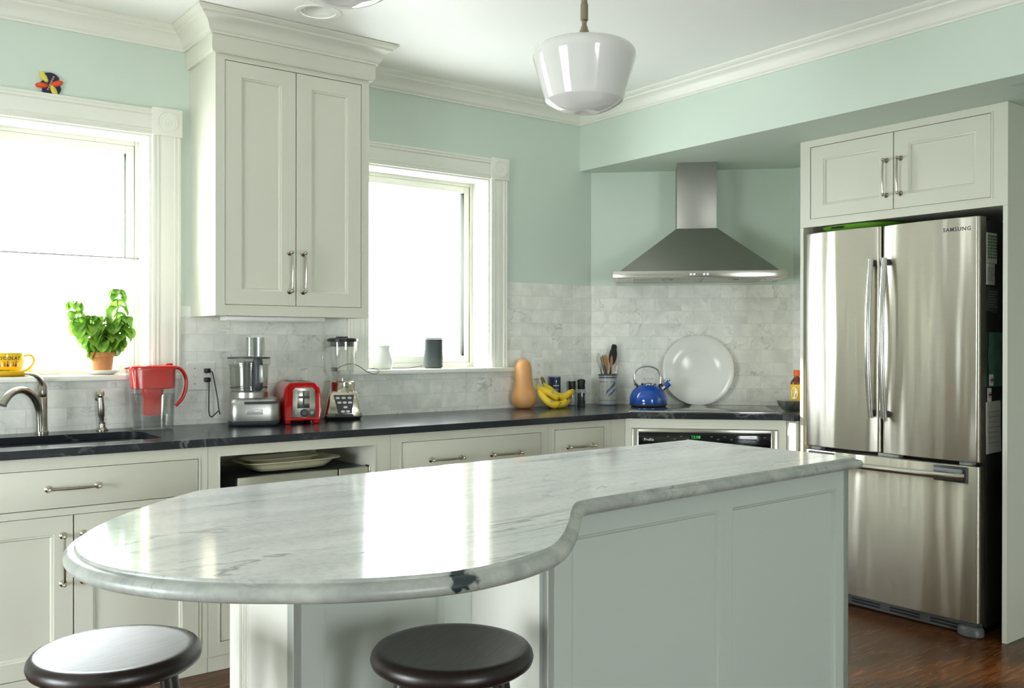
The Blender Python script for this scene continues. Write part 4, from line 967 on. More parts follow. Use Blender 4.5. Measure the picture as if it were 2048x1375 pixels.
t = thing('wall_outlet', 'outlet on the tiled wall behind the blender jar', 'wall outlet', (2.070, YW-.0062, 1.150), 0)
b = B(); plate(b, .075, .120); b.build('plate', M_outlet, t)
b = B(); bi = B(); outlet_face(b, bi, 0, .020); outlet_face(b, bi, 0, -.020); b.build('socket', M_outlet, t); bi.build('slots', M_blackp, t)
def cord(name, label, pl, pts, r=.0028, end=None):
    o = Vector(pl); t = thing(name, label, 'cord', tuple(o), 0)
    b = B(); b.box(-.013, .013, -.022, 0, -.009, .011, .003); b.build('plug', M_blackp, t)
    b = B(); b.tube([Vector(p)-o for p in smooth_path(pts, 7)], r, 8); b.build('cable', M_blackp, t)
    if end: b = B(T(*(Vector(end)-o))); b.box(-.006, .006, -.010, .010, -.009, .009, .002); b.build('connector', M_blackp, t)
cord('power_cord', 'black power cord from the upper plug, sloping down to the food processor', (1.436, 4.2295, 1.156), [(1.440, 4.21, 1.157), (1.449, 4.19, 1.150), (1.455, 4.175, 1.10), (1.463, 4.16, 1.03), (1.468, 4.16, .985), (1.474, 4.16, .96)])
cord('power_cord', 'black power cord from the lower plug, looping low before the food processor', (1.436, 4.2295, 1.115), [(1.438, 4.21, 1.113), (1.436, 4.195, 1.10), (1.430, 4.18, 1.02), (1.428, 4.17, .965), (1.437, 4.165, .950), (1.455, 4.172, .960), (1.470, 4.172, .975)])
cord('power_cord', 'thin dark cord from behind the blender jar over the right window sill', (2.070, 4.2295, 1.151), [(2.078, 4.21, 1.153), (2.105, 4.19, 1.172), (2.14, 4.17, 1.180), (2.175, 4.160, 1.168), (2.22, 4.158, 1.140), (2.26, 4.158, 1.128), (2.295, 4.165, 1.138), (2.300, 4.20, 1.1495), (2.280, 4.235, 1.1495), (2.34, 4.335, 1.1495), (2.46, 4.345, 1.1495), (2.58, 4.34, 1.1495), (2.645, 4.322, 1.160)], .0018, None)

# food processor
M_silver = mat('silver_plastic', (.46, .46, .44, 1), .30, .85, var=.03, scale=40)
t = thing('food_processor', 'silver food processor with a clear bowl, feed tube and dark handle', 'food processor', (1.598, 4.070, CT+.0005), radians(-20))
b = B(); b.ring_loft([srect(.108, .100, .012), srect(.113, .104, .030), srect(.112, .102, .095), srect(.104, .094, .118), srect(.088, .080, .124)]); b.build('base', M_silver, t, ang=60)
b = B(); b.ring_loft([srect(.098, .09, .0), srect(.108, .100, .004), srect(.1135, .1045, .014), srect(.1135, .1045, .0235)]); b.build('foot', M_dgrey, t, ang=60)
Mb = T(-.022, .012, 0)
b = B(Mb); b.lathe([(.080, .120), (.084, .123), (.084, .148), (.078, .152), (0, .152)], 48); b.build('collar', M_silver, t)
M_smoke = clear('smoky_plastic', (.88, .89, .87, 1), .2, .05)
b = B(Mb); b.lathe([(.078, .1525), (.081, .156), (.081, .175), (.0835, .178), (.0865, .262), (.090, .264), (.090, .272), (.0875, .272), (.084, .262), (.0805, .18), (.078, .158)], 56, cap=False); b.build('bowl', M_smoke, t)
b = B(Mb); b.lathe([(.0905, .272), (.094, .274), (.094, .300), (.0905, .306), (.06, .309), (0, .309)], 56, cap=False); b.build('bowl_lid', M_smoke, t)
b = B(Mb); b.lathe([(.0885, .2985), (.0945, .2985), (.0945, .3045), (.0885, .3045)], 56, cap=False); b.lathe([(.083, .166), (.0845, .166), (.0845, .169), (.083, .169)], 48, cap=False); b.build('bowl_rims', M_dgrey, t)
b = B(T(.006, -.004, 0)); b.ring_loft([srect(.042, .030, .309, p=3), srect(.041, .029, .395, p=3), srect(.038, .026, .395, p=3), srect(.038, .026, .312, p=3)], cap0=False, cap1=False); b.build('feed_tube', M_smoke, t)
b = B(T(.006, -.004, 0)); b.ring_loft([srect(.030, .020, .30, p=3), srect(.030, .020, .392, p=3)]); b.build('pusher', clear('pusher_plastic', (.72, .74, .73, 1), .25, .15), t)
b = B(Mb); b.cyl(.022, .153, .285, 24); b.build('blade_hub', mat('hub_plastic', (.12, .13, .13, 1), .4), t)
# handle facing the viewer on the right of the bowl
b = B(T(.014, -.074, 0) @ RZ(.1)); P_ = smooth_path([(0, -.005, .292), (0, -.024, .290), (0, -.034, .262), (0, -.034, .20), (0, -.028, .172), (0, -.008, .164)], 5)
b.tube(P_, .018, 16, flat=.62, up=(0, -1, 0)); b.box(-.020, .020, -.008, .006, .160, .298, .004); b.build('bowl_handle', M_dgrey, t)
b = B(T(.021, -.074, 0) @ RZ(.1)); b.box(-.006, .016, -.049, -.034, .190, .272, .006); b.build('handle_insert', M_silver, t)
b = B(); b.box(-.045, .100, -.094, -.060, .1155, .1235, .004, M=T(0, 0, 0) @ RX(.16)); b.build('control_strip', M_dgrey, t)
b = B(); b.box(-.035, .036, -.1045, -.1015, .052, .074, .001); b.build('badge', mat('badge_silver', (.55, .55, .52, 1), .35, .5), t)
b = B(); text_geo(b, 'CUISINART', .0125, T(0, -.1048, .0585) @ RX(pi/2), .0006); b.build('lettering', M_grey, t)

# toaster
M_redg = mat('red_enamel', (.50, .008, .008, 1), .14, var=.05, coat=.5)
t = thing('toaster', 'glossy red two-slice toaster with a steel end panel', 'toaster', (1.815, 4.085, CT+.0005), radians(-13))
b = B(); rg = []
def tr_sec(y, k=1.0):
    P_ = [(-.083, .022), (-.086, .06), (-.085, .12), (-.079, .160), (-.064, .182), (-.040, .190), (.040, .190), (.064, .182), (.079, .160), (.085, .12), (.086, .06), (.083, .022), (.070, .014), (-.070, .014)]
    S_ = smooth_path([(x, 0, z) for x, z in P_], 4, True); return [(p.x*k, y, .10+(p.z-.10)*k) for p in S_]
b.ring_loft([tr_sec(-.122, .90), tr_sec(-.127, .95), tr_sec(-.118, .995), tr_sec(-.10, 1), tr_sec(.10, 1), tr_sec(.118, .99), tr_sec(.126, .94)]); b.build('body', M_redg, t, ang=60)
b = B()
for sx in (-1, 1):
    for sy in (-1, 1): b.box(sx*.066-.014, sx*.066+.014, sy*.098-.022, sy*.098+.022, 0, .030, .005)
b.build('feet', M_redg, t)
b = B(); P_ = [(x, z) for x, z in [(-.048, .030), (-.046, .155), (-.034, .166), (.044, .166), (.056, .155), (.058, .030)]]
b.prism(P_, .124, .1305, M=RX(pi/2), bev=.002); b.build('end_panel', brushed('toaster_steel', (.55, .53, .48, 1), .2, .4), t, ang=40)
b = B(); b.box(-.026, .030, -.1325, -.130, .072, .152, .001); b.build('lever_recess', mat('recess_steel', (.38, .37, .34, 1), .2, 1), t)
b = B(); b.box(-.001, .006, -.1338, -.1322, .080, .150); b.build('lever_slot', M_blackp, t)
b = B(); b.box(-.022, .027, -.152, -.1335, .118, .128, .004); b.build('lever', M_dgrey, t)
b = B(T(.005, -.1305, .050) @ RX(pi/2)); b.lathe([(.018, 0), (.018, .003), (.014, .004), (.013, .012), (.011, .014), (0, .014)], 28); b.build('browning_knob', M_dgrey, t)
for x in (-.030, .042): b = B(T(x, -.1305, .050) @ RX(pi/2)); b.lathe([(.0085, 0), (.0085, .002), (.006, .004), (0, .004)], 20); b.build('button', M_grey, t)
b = B()
for x in (-.036, .012): b.box(x, x+.024, -.09, .085, .186, .1925)
b.box(-.045, .045, -.098, .094, .1885, .1912); b.build('bread_slots', mat('slot_steel', (.12, .12, .11, 1), .3, .8), t)

# blender
M_gold = mat('polished_metal', (.60, .56, .46, 1), .12, 1, var=.04, scale=30)
t = thing('blender', 'polished metal blender with a clear glass jar and black lid', 'blender', (2.058, 4.105, CT+.0005), radians(-22))
def trap(w, d0, d1, z, r=.012, cx=0): return [(cx+x, y, z) for x, y in rrect(-w, w, d0, d1, r, 4)]
b = B(); b.ring_loft([trap(.088, -.082, .080, .014), trap(.089, -.084, .08, .020), trap(.066, -.064, .064, .128), trap(.062, -.060, .06, .134)]); b.build('base', M_gold, t, ang=40)
b = B(); b.ring_loft([trap(.080, -.074, .075, .0), trap(.085, -.080, .078, .0145)]); b.build('foot', M_blackp, t)
fa = atan2(.020, .108)
def bf_(x, z): return (x, -.084+(z-.020)*.020/.108-.0012, z)
def bpoly(b, P_, off, mi=0):
    f = [b.v(Vector(bf_(x, z))+Vector((0, -off, 0))) for x, z in P_]; k = [b.v(Vector(bf_(x, z))+Vector((0, .002, 0))) for x, z in P_]; b.face(f, mi)
    for i in range(len(f)): b.face([f[i], f[(i+1) % len(f)], k[(i+1) % len(f)], k[i]], mi)
b = B(); bpoly(b, [(-.030+.004, .032), (.038, .032), (.050, .120), (-.048, .120)], .001); b.build('button_panel', mat('panel_grey', (.035, .04, .045, 1), .3), t)
b = B()
for z, xs in ((.106, (-.028, 0, .028)), (.084, (-.020, .005, .030)), (.062, (.008,)), (.042, (-.004, .020))):
    for x in xs: bpoly(b, [(x+.010*cos(a), z+.0055*sin(a)) for a in [2*pi*i/14 for i in range(14)]], .0025)
b.build('buttons', M_silver, t)
b = B(); bpoly(b, [(-.050, .016), (.052, .016), (.040, .030), (-.038, .030)], .0008); b.build('front_vent', M_blackp, t)
b = B(); b.lathe([(.062, .134), (.060, .138), (.060, .180), (.056, .184), (0, .184)], 44); b.build('collar', M_gold, t)
b = B(); text_geo(b, 'Oster', .015, None, .0003, bend=lambda c: ((.0603+c[2])*cos(-pi/2+(c[0]+.008)/.06), (.0603+c[2])*sin(-pi/2+(c[0]+.008)/.06), .153+c[1])); b.build('lettering', M_ink, t)
M_jar = clear('jar_glass', (.98, .985, .98, 1), .3, .02)
b = B(); rg = []
for z, r in ((.185, .046), (.20, .048), (.30, .064), (.365, .0685), (.375, .068), (.375, .0645), (.30, .060), (.20, .044), (.19, .040)):
    rg.append([((r+.0016*cos(6*a))*cos(a), (r+.0016*cos(6*a))*sin(a), z) for a in [2*pi*i/60 for i in range(60)]])
b.ring_loft(rg, True, False, True); b.build('jar', M_jar, t, ang=60)
b = B(); b.tube(smooth_path([(-.055, -.02, .355), (-.088, -.03, .345), (-.098, -.034, .30), (-.092, -.032, .25), (-.070, -.026, .212), (-.052, -.02, .205)], 5), .006, 12, flat=1.5, up=(0, 1, 0)); b.build('jar_handle', M_jar, t)
b = B(); b.lathe([(.058, .352), (.060, .3755), (.0735, .376), (.075, .381), (.073, .390), (.05, .394), (.032, .395), (.031, .400), (0, .401)], 52); b.build('lid', M_blackp, t)
b = B()
for k in range(4): b.box(-.002, .028, -.005, .005, .192, .1935, M=RZ(k*pi/2+.3) @ RY(-.5 if k % 2 else .1) @ T(0, 0, .006))
b.cyl(.008, .184, .198, 12); b.build('blades', M_chrome, t)

# right sill: vase and speaker
t = thing('vase', 'small flared white vase on the right window sill', 'vase', (2.383, 4.290, SZ), 0)
b = B(); b.lathe([(0, 0), (.040, 0), (.048, .006), (.0535, .028), (.052, .050), (.042, .082), (.036, .100), (.037, .112), (.0415, .124), (.0395, .124), (.034, .108), (.034, .098), (.048, .05), (.045, .01), (0, .006)], 52, cap=False); b.build('body', M_white, t, ang=60)
t = thing('smart_speaker', 'dark grey cylinder-like speaker on the right window sill', 'speaker', (2.695, 4.292, SZ), radians(-32))
b = B(); b.ring_loft([srect(.050, .050, .0035, p=3.4), srect(.052, .052, .006, p=3.4), srect(.052, .052, .158, p=3.4)]); b.build('body', mat('speaker_mesh', (.030, .040, .042, 1), .5, var=.2, scale=300, bump=.2), t, ang=60)
b = B(); b.ring_loft([srect(.052, .052, .1585, p=3.4), srect(.0515, .0515, .163, p=3.4), srect(.048, .048, .165, p=3.4)]); b.build('top_plate', M_blackp, t, ang=60)
b = B(); b.ring_loft([srect(.046, .046, 0, p=3.4), srect(.046, .046, .0033, p=3.4)]); b.build('foot', M_blackp, t)

# squash
M_sq = mat('squash_skin', (.66, .34, .13, 1), .42, var=.12, scale=9, bump=.05)
t = thing('butternut_squash', 'upright tan butternut squash leaning by the right window casing', 'squash', (3.212, 4.150, CT), 0)
b = B(RY(-.01)); pr = [(0, .004), (.030, .001), (.050, .008), (.066, .028), (.0715, .055), (.068, .085), (.058, .115), (.051, .15), (.048, .19), (.046, .225), (.041, .252), (.030, .270), (.014, .278), (0, .279)]
P_ = smooth_path([(r, 0, z) for r, z in pr], 3); rg = []
for p in P_:
    rr_ = max(p.x, .0003); sh = -.006*(p.z/.28)**2*1.0
    rg.append([(sh+rr_*cos(a)*(1+.012*cos(5*a)), rr_*sin(a)*(1+.012*cos(5*a)), p.z) for a in [2*pi*i/48 for i in range(48)]])
b.ring_loft(rg); b.build('flesh', M_sq, t, ang=80)

# bananas: one bunch, each fruit a part
M_ban, n_, l_, p_ = nt('banana_skin'); tc = n_.new('ShaderNodeTexCoord'); sp = n_.new('ShaderNodeSeparateXYZ'); l_.new(tc.outputs['Object'], sp.inputs[0])
nz = n_.new('ShaderNodeTexNoise'); nz.inputs['Scale'].default_value = 30; l_.new(tc.outputs['Object'], nz.inputs['Vector'])
sb = n_.new('ShaderNodeMath'); sb.operation = 'MULTIPLY_ADD'; sb.inputs[1].default_value = .05; l_.new(nz.outputs['Fac'], sb.inputs[0]); l_.new(sp.outputs['Z'], sb.inputs[2])
cr = n_.new('ShaderNodeValToRGB'); cr.color_ramp.elements[0].position = .125; cr.color_ramp.elements[0].color = (.82, .56, .03, 1); cr.color_ramp.elements[1].position = .19; cr.color_ramp.elements[1].color = (.30, .38, .03, 1)
l_.new(sb.outputs[0], cr.inputs[0]); l_.new(cr.outputs[0], p_.inputs['Base Color']); p_.inputs['Roughness'].default_value = .4
M_btip = mat('banana_tip', (.035, .022, .010, 1), .8)
t = thing('banana_bunch', 'bunch of ripe yellow bananas lying against the squash', 'bananas', (3.385, 4.085, CT), 0)
crown = Vector((-.052, .045, .150)); crown2 = Vector((-.105, .035, .135))
fruits = [([crown2, (-.100, .005, .112), (-.070, -.030, .090), (-.040, -.045, .070), (-.018, -.050, .055)], 1), ([crown2, (-.108, .0, .090), (-.092, -.040, .045), (-.060, -.062, .022), (-.020, -.064, .030)], 1),
          ([crown, (-.030, .025, .115), (.000, -.005, .075), (.040, -.030, .062), (.092, -.034, .092)], 0), ([crown, (-.020, .040, .110), (.020, .015, .070), (.075, -.005, .066), (.128, -.010, .097)], 0),
          ([crown, (-.045, .010, .090), (-.030, -.020, .040), (.000, -.045, .020), (.045, -.050, .045)], 0), ([crown, (-.030, .030, .085), (.010, .005, .030), (.045, -.015, .020), (.088, -.020, .046)], 0), ([crown, (-.020, .050, .085), (.030, .035, .030), (.075, .015, .020), (.122, .010, .048)], 0)]
for i, (pp, stk_) in enumerate(fruits):
    P_ = smooth_path([Vector(q) for q in pp], 6); n = len(P_); rr_ = []
    for k in range(n):
        u = k/(n-1); rr_.append(.0055 if u < .10 else .0055+.0145*min(1, (u-.10)/.22) if u < .32 else .020*(1-.62*max(0, (u-.82)/.18)**1.5))
    P_ = [Vector((p.x, p.y, max(p.z, rr_[k]+.0005))) for k, p in enumerate(P_)]
    b = B(); b.tube(P_, rr_, 12); o = b.build('banana', M_ban, t, ang=60)
    b = B(); dd = (P_[-1]-P_[-2]).normalized(); b.tube([P_[-1]-dd*.001, P_[-1]+dd*.006], [.0065, .005], 8); b.build('blossom_tip', M_btip, o)
    if stk_:
        q = P_[int(n*.60)]; b = B(T(q.x-.006, q.y-.0155, q.z+.0135) @ RX(.75) @ RZ(.3)); b.lathe([(.008, 0), (.008, .0006), (0, .0007)], 20, M=SC(1.3, .8, 1)); b.build('sticker', mat('blue_sticker', (.35, .42, .55, 1), .3), o)
b = B(); b.tube([crown+Vector((.006, 0, -.012)), crown+Vector((0, .002, .010)), crown+Vector((-.008, .004, .024))], [.012, .010, .007], 10); b.build('crown_stalk', mat('banana_stalk', (.16, .13, .035, 1), .7, var=.3), t)

# salt canister and grinders
M_navy = mat('navy_label', (.012, .020, .075, 1), .35, var=.05)
t = thing('salt_canister', 'round navy blue salt canister behind the bananas', 'canister', (3.478, 4.198, CT), 0)
b = B(); b.lathe([(0, 0), (.0325, 0), (.033, .002), (.033, .168), (.0325, .170), (0, .170)], 44); b.build('tube', M_navy, t)
b = B(); b.lathe([(.0325, .170), (.0335, .1705), (.0335, .175), (.031, .175), (.030, .1725), (0, .1722)], 44); b.build('lid', mat('lid_white', (.35, .40, .5, 1), .4), t)
def wrap(r, z0): return lambda c: ((r+.0004+c[2])*cos(-2.03+c[0]/r), (r+.0004+c[2])*sin(-2.03+c[0]/r), z0+c[1])
b = B(); text_geo(b, 'MORTON', .0085, None, .0003, bend=wrap(.033, .118), bold=.0003); text_geo(b, 'ICEBERG', .0065, None, .0003, bend=wrap(.033, .096)); text_geo(b, 'SALT', .0065, None, .0003, bend=wrap(.033, .086))
f = wrap(.033, .140)
b.face([b.v(f(Vector(p))) for p in ((-.0025, 0, .0003), (.0025, 0, .0003), (.003, .007, .0003), (0, .013, .0003), (-.003, .007, .0003))]); b.build('lettering', M_outlet, t)
M_pep = mat('peppercorns', (.08, .075, .075, 1), .6, var=.8, scale=260); M_slt = mat('salt_grains', (.50, .50, .50, 1), .6, var=.3, scale=260)
for (x, y), lab, mm, hh, capm in (((3.607, 4.195), 'black-topped glass grinder with pale contents, left of the pair', M_slt, .150, 0), ((3.648, 4.158), 'black-topped glass pepper grinder with a small white label', M_pep, .155, 1)):
    t = thing('spice_grinder', lab, 'grinder', (x, y, CT), 0, 'grinders beside the salt canister')
    b = B(); b.lathe([(0, .0005), (.0235, .0005), (.0245, .003), (.0245, .082), (.021, .096), (.019, .100), (0, .100)], 36); b.build('jar', clear('grinder_glass', (.9, .92, .92, 1), .3, .03), t)
    b = B(); b.lathe([(0, .003), (.0215, .003), (.0222, .006), (.0222, .072 if capm else .06), (0, .074 if capm else .062)], 30); b.build('contents', mm, t)
    b = B(); b.lathe([(.021, .096), (.022, .100), (.0215, .125), (.024, .138), (.0245, .144), (.021, .152), (.010, .156), (0, .1565)] if capm else [(.021, .094), (.0215, .100), (.021, .120), (.0225, .140), (.0225, .143), (0, .143)], 36); b.build('cap', M_blackp, t)
    if capm:
        b = B(); f = lambda c: ((.0249+c[2])*cos(-1.15+c[0]/.025), (.0249+c[2])*sin(-1.15+c[0]/.025), .045+c[1])
        for q in ((-.008, -.006, -.014, .014), (.006, .008, -.014, .014), (-.008, .008, .012, .014), (-.008, .008, -.014, -.012)):
            b.face([b.v(f(Vector((x_, z_, .0003)))) for x_, z_ in ((q[0], q[2]), (q[1], q[2]), (q[1], q[3]), (q[0], q[3]))])
        b.build('label', M_outlet, t)
    else:
        b = B(); b.lathe([(.0226, .1432), (.020, .147), (0, .148)], 30); b.build('cap_top', M_chrome, t)

# utensil crock
t = thing('utensil_crock', 'grey stoneware crock with a blue leaf motif, full of cooking utensils', 'crock', (3.805, 4.098, CT+.0002), 0)
M_stone = mat('stoneware', (.42, .42, .37, 1), .28, var=.06, scale=40, coat=.2); M_cob = mat('cobalt_paint', (.03, .09, .22, 1), .3, var=.2, scale=60); M_brn = mat('brown_glaze', (.09, .055, .03, 1), .3)
b = B(); b.lathe([(0, 0), (.053, 0), (.0545, .003), (.0545, .176), (.050, .176), (.0495, .02), (0, .018)], 60, cap=False); b.build('body', M_stone, t, ang=50)
b = B(); b.lathe([(.0547, .174), (.0575, .177), (.0575, .182), (.053, .1835), (.0495, .180), (.0500, .1755)], 60, cap=False); b.build('rim', M_brn, t)
b = B()
for z0, z1 in ((.160, .169), (.028, .031)): b.lathe([(.0546, z0), (.0549, z0+.0005), (.0549, z1-.0005), (.0546, z1)], 60, cap=False)
b.lathe([(.0546, .0), (.0549, .0005), (.0549, .005), (.0546, .0055)], 60, cap=False)
def cb(z0): 
    a0_ = -2.36
    return lambda c: ((.0549+c[2])*cos(a0_+c[0]/.0545), (.0549+c[2])*sin(a0_+c[0]/.0545), z0+c[1])
f = cb(0)
def dab(x, z, L, w, a):
    P_ = [(cos(q)*L, sin(q)*w) for q in [2*pi*i/12 for i in range(12)]]
    b.face([b.v(f(Vector((x+u*cos(a)-v*sin(a), z+u*sin(a)+v*cos(a), .0003)))) for u, v in P_])
for i in range(7): dab(.000+.008*i, .082+.0078*i, .0125, .0042, 1.25)
for i in range(6): dab(.012+.0075*i, .060+.0065*i, .0105, .0040, 1.0)
pr_ = smooth_path([(-.022, .085, 0), (-.028, .072, 0), (-.022, .058, 0), (-.010, .060, 0), (-.006, .075, 0), (.006, .090, 0), (.03, .112, 0)], 5)
for a_, c_ in zip(pr_, pr_[1:]):
    d_ = (c_-a_).normalized()*.0011; b.face([b.v(f(Vector((p.x+s_*-d_.y, p.y+s_*d_.x, .0003)))) for p, s_ in ((a_, 1), (c_, 1), (c_, -1), (a_, -1))])
text_geo(b, 'NORTH    STAR', .0135, None, .0003, bend=cb(.134)); text_geo(b, 'FL', .012, None, .0003, bend=lambda c: cb(.040)((c[0]+.022, c[1], c[2])))
b.build('painted_motif', M_cob, t)
M_wood = mat('light_wood', (.50, .26, .08, 1), .5, var=.2, scale=14, stretch=(1, 1, 8)); M_wood2 = mat('pale_wood', (.62, .42, .20, 1), .5, var=.15, scale=14, stretch=(1, 1, 8)); M_blk = mat('black_nylon', (.012, .011, .011, 1), .4); M_gm = mat('grey_metal', (.16, .17, .16, 1), .35, .7, var=.1)
CX, CY, CZ0 = 3.805, 4.098, CT+.022
def utensil(name, label, m, foot, topx, topy, L, head, hw, hl, hm=None, r=.0045):
    """stick standing in the crock; foot and top are offsets from the crock axis"""
    p0 = Vector((foot[0], foot[1], .0)); p1 = Vector((topx, topy, L)); ax = (p1-p0).normalized()
    t = thing(name, label, 'cooking utensil', (CX+p0.x, CY+p0.y, CZ0+.004), 0, 'cooking utensils standing in the crock')
    q = Vector((0, 0, 1)).rotation_difference(ax).to_matrix().to_4x4() @ RZ(-.35); LL = (p1-p0).length; Lh = LL-hl
    b = B(q); b.tube([(0, 0, 0), (0, 0, LL*.3), (0, 0, Lh*.95), (0, 0, Lh+.008)], [r*1.1, r, r*.9, r*.9], 10); b.build('shaft', m, t)
    b = B(q)
    if head == 'spoon':
        b.sphere(1, T(0, 0, Lh+hl/2) @ SC(hw, .006, hl/2), n=16)
    elif head == 'spatula':
        b.ring_loft([[(x*w_, y*.003, z_) for x, y in oval(1, 1, 20, 4)] for w_, z_ in ((.006, Lh), (hw, Lh+.02), (hw*1.05, Lh+hl*.9), (hw*.7, Lh+hl))])
    elif head == 'ladle':
        b.lathe([(hw, 0), (hw*.95, -.012), (hw*.7, -.028), (hw*.3, -.036), (0, -.038), (0, -.035), (hw*.65, -.026), (hw*.9, -.012), (hw*.96, 0)], 28, T(hw*.75, 0, Lh+hl*.5) @ RY(radians(-75)), cap=False)
    elif head == 'whisk':
        for k in range(5):
            a = k*pi/5; b.tube(smooth_path([(0, 0, Lh), (hw*cos(a), hw*sin(a), Lh+hl*.6), (0, 0, Lh+hl), (-hw*cos(a), -hw*sin(a), Lh+hl*.6), (0, 0, Lh)], 5), .0009, 5)
    elif head == 'tongs':
        b.box(-hw, -hw+.004, -.007, .007, Lh-.10, Lh+hl, .001); b.box(hw-.004, hw, -.007, .007, Lh-.10, Lh+hl, .001)
    b.build('head', hm or m, t)
utensil('tongs', 'grey metal tongs leaning far left in the crock', M_gm, (.014, -.028), -.066, -.018, .262, 'tongs', .009, .06)
utensil('whisk', 'thin wire whisk at the left back of the crock', M_gm, (.002, .016), -.044, .036, .285, 'whisk', .016, .11, M_chrome)
utensil('wooden_spatula', 'broad golden wooden spatula in the middle of the crock', M_wood, (.018, .004), -.020, .014, .272, 'spatula', .019, .11)
utensil('wooden_spoon', 'pale wooden spoon behind the golden spatula in the crock', M_wood2, (.022, .026), .006, .042, .268, 'spoon', .013, .07)
utensil('wooden_spoon', 'slim reddish wooden spoon just left of the black turner', mat('red_wood', (.42, .15, .05, 1), .5, var=.2), (-.004, -.036), .008, -.026, .268, 'spoon', .009, .07)
utensil('turner', 'tall black nylon turner at the right of the crock', M_blk, (-.022, -.010), .050, -.006, .335, 'spatula', .017, .125, None, .006)
utensil('serving_spoon', 'big black nylon spoon leaning out of the crock at far right', M_blk, (-.010, -.002), .078, .026, .322, 'spoon', .026, .115, None, .005)
utensil('steel_fork', 'thin steel serving fork on the right front of the crock', M_chrome, (0, -.03), .040, -.038, .215, 'spatula', .004, .05, None, .002)

# kettle
kx, ky = 3.861, 3.814
t = thing('kettle', 'glossy blue whistling kettle with a steel loop handle on the cooktop', 'kettle', (kx, ky, CT+.0066), radians(-40))
M_blue = mat('blue_enamel', (.006, .065, .36, 1), .10, var=.05, coat=.5)
KP = [(0, .0), (.098, .0), (.104, .004), (.107, .016), (.108, .032), (.106, .052), (.100, .072), (.090, .090), (.075, .106), (.058, .118), (.045, .123), (.0, .124)]
b = B(); b.lathe([(r, z) for r, z in [(p.x, p.z) for p in smooth_path([(r, 0, z) for r, z in KP[3:]], 3)]], 64); b.build('body', M_blue, t, ang=60)
b = B(); b.lathe([(0, 0), (.099, 0), (.1045, .003), (.1075, .010), (.1075, .0155), (.10, .016)], 64, cap=False); b.build('base_ring', M_dgrey, t)
b = B(); b.lathe([(.043, .121), (.044, .130), (.040, .134), (.012, .137), (.0, .137)], 40); b.build('lid', M_chrome, t)
b = B(); b.tube([(-.028, 0, .160), (-.024, 0, .158), (0, 0, .137), (.024, 0, .158), (.028, 0, .160)], .0022, 8); b.tube([(-.022, 0, .1585), (.022, 0, .1585)], .0022, 8); b.build('lid_grip', M_chrome, t)
b = B(); hp = smooth_path([(-.066, 0, .118), (-.080, 0, .150), (-.078, 0, .190), (-.055, 0, .218), (-.015, 0, .228), (.025, 0, .224), (.055, 0, .205), (.070, 0, .170), (.068, 0, .128)], 6)
b.tube(hp, .0055, 12, flat=1.3, up=(0, 1, 0)); b.build('handle', M_chrome, t)
b = B(); 
for s_ in (-1, 1): b.tube([(s_*.062, -.012, .118), (s_*.074, -.010, .124), (s_*.074, .010, .124), (s_*.062, .012, .118)], .008, 10)
b.build('handle_bracket', M_blackp, t)
b = B(M=T(.082, 0, .100) @ RY(radians(48))); b.cyl(.014, -.006, .032, 24); b.build('spout_neck', M_chrome, t)
b = B(M=T(.082, 0, .100) @ RY(radians(48))); b.lathe([(.0155, .018), (.018, .020), (.018, .050), (.013, .051), (.012, .045), (0, .045)], 28); b.build('spout', M_blue, t)
b = B(); b.tube(smooth_path([(.068, 0, .130), (.078, 0, .145), (.092, 0, .150), (.108, 0, .151)], 4), .003, 8); b.sphere(.009, T(.112, 0, .150) @ SC(1.7, .8, .8)); b.build('spout_lever', M_chrome, t)

# big white platter leaning on the tiles
px_, py_ = dw(.640, .050)
t = thing('round_platter', 'large round white platter leaning against the marble tile behind the cooktop', 'platter', (px_, py_, CT+.001), -pi/4)
lean = radians(7.0)
b = B(M=T(0, -.025, .0) @ RX(-lean) @ T(0, 0, .2095) @ RX(pi/2)); b.lathe([(0, -.010), (.09, -.010), (.105, -.008), (.115, -.003), (.150, .006), (.207, .013), (.2095, .0155), (.207, .0175), (.150, .011), (.118, .002), (.108, -.003), (0, -.004)], 96, cap=False)
b.build('dish', M_white, t, ang=50)

# right end: tray, bottles, bowl
t = thing('black_tray', 'low black block tray holding bottles at the right end of the worktop', 'tray', (4.450, 3.150, CT), -pi/4)
b = B(); b.box(-.11, .11, -.105, .105, .0, .040, .004); b.build('body', M_blackp, t)
t = thing('hot_sauce_bottle', 'yellow-labelled hot sauce bottle with an orange cap', 'bottle', (4.402, 3.192, CT+.0405), radians(-38))
b = B(); b.lathe([(0, 0), (.031, 0), (.0345, .004), (.0345, .105), (.031, .118), (.020, .132), (.0155, .142), (.0155, .160), (0, .160)], 40); b.build('glass', mat('sauce_glass', (.16, .03, .012, 1), .12, coat=.4), t)
b = B(); b.lathe([(.0347, .006), (.0352, .008), (.0352, .098), (.0347, .100)], 40, cap=False); b.build('label', mat('yellow_label', (.78, .55, .02, 1), .4), t)
def lb(c0, z0): return lambda c: ((.0354+c[2])*cos(c0+c[0]/.035), (.0354+c[2])*sin(c0+c[0]/.035), z0+c[1])
b = B(); f = lb(-2.25, .052); b.face([b.v(f(Vector((.025*cos(q), .040*sin(q), .0002)))) for q in [2*pi*i/28 for i in range(28)]], 0); b.face([b.v(f(Vector((.019*cos(q), .033*sin(q), .0006)))) for q in [2*pi*i/28 for i in range(28)]], 1)
for z in (.014, -.010, -.02): b.face([b.v(f(Vector(p))) for p in ((-.012, z, .001), (.012, z, .001), (.012, z+.004, .001), (-.012, z+.004, .001))], 2)
b.build('label_oval', [mat('orange_print', (.72, .17, .01, 1), .4), M_outlet, M_ink2], t)
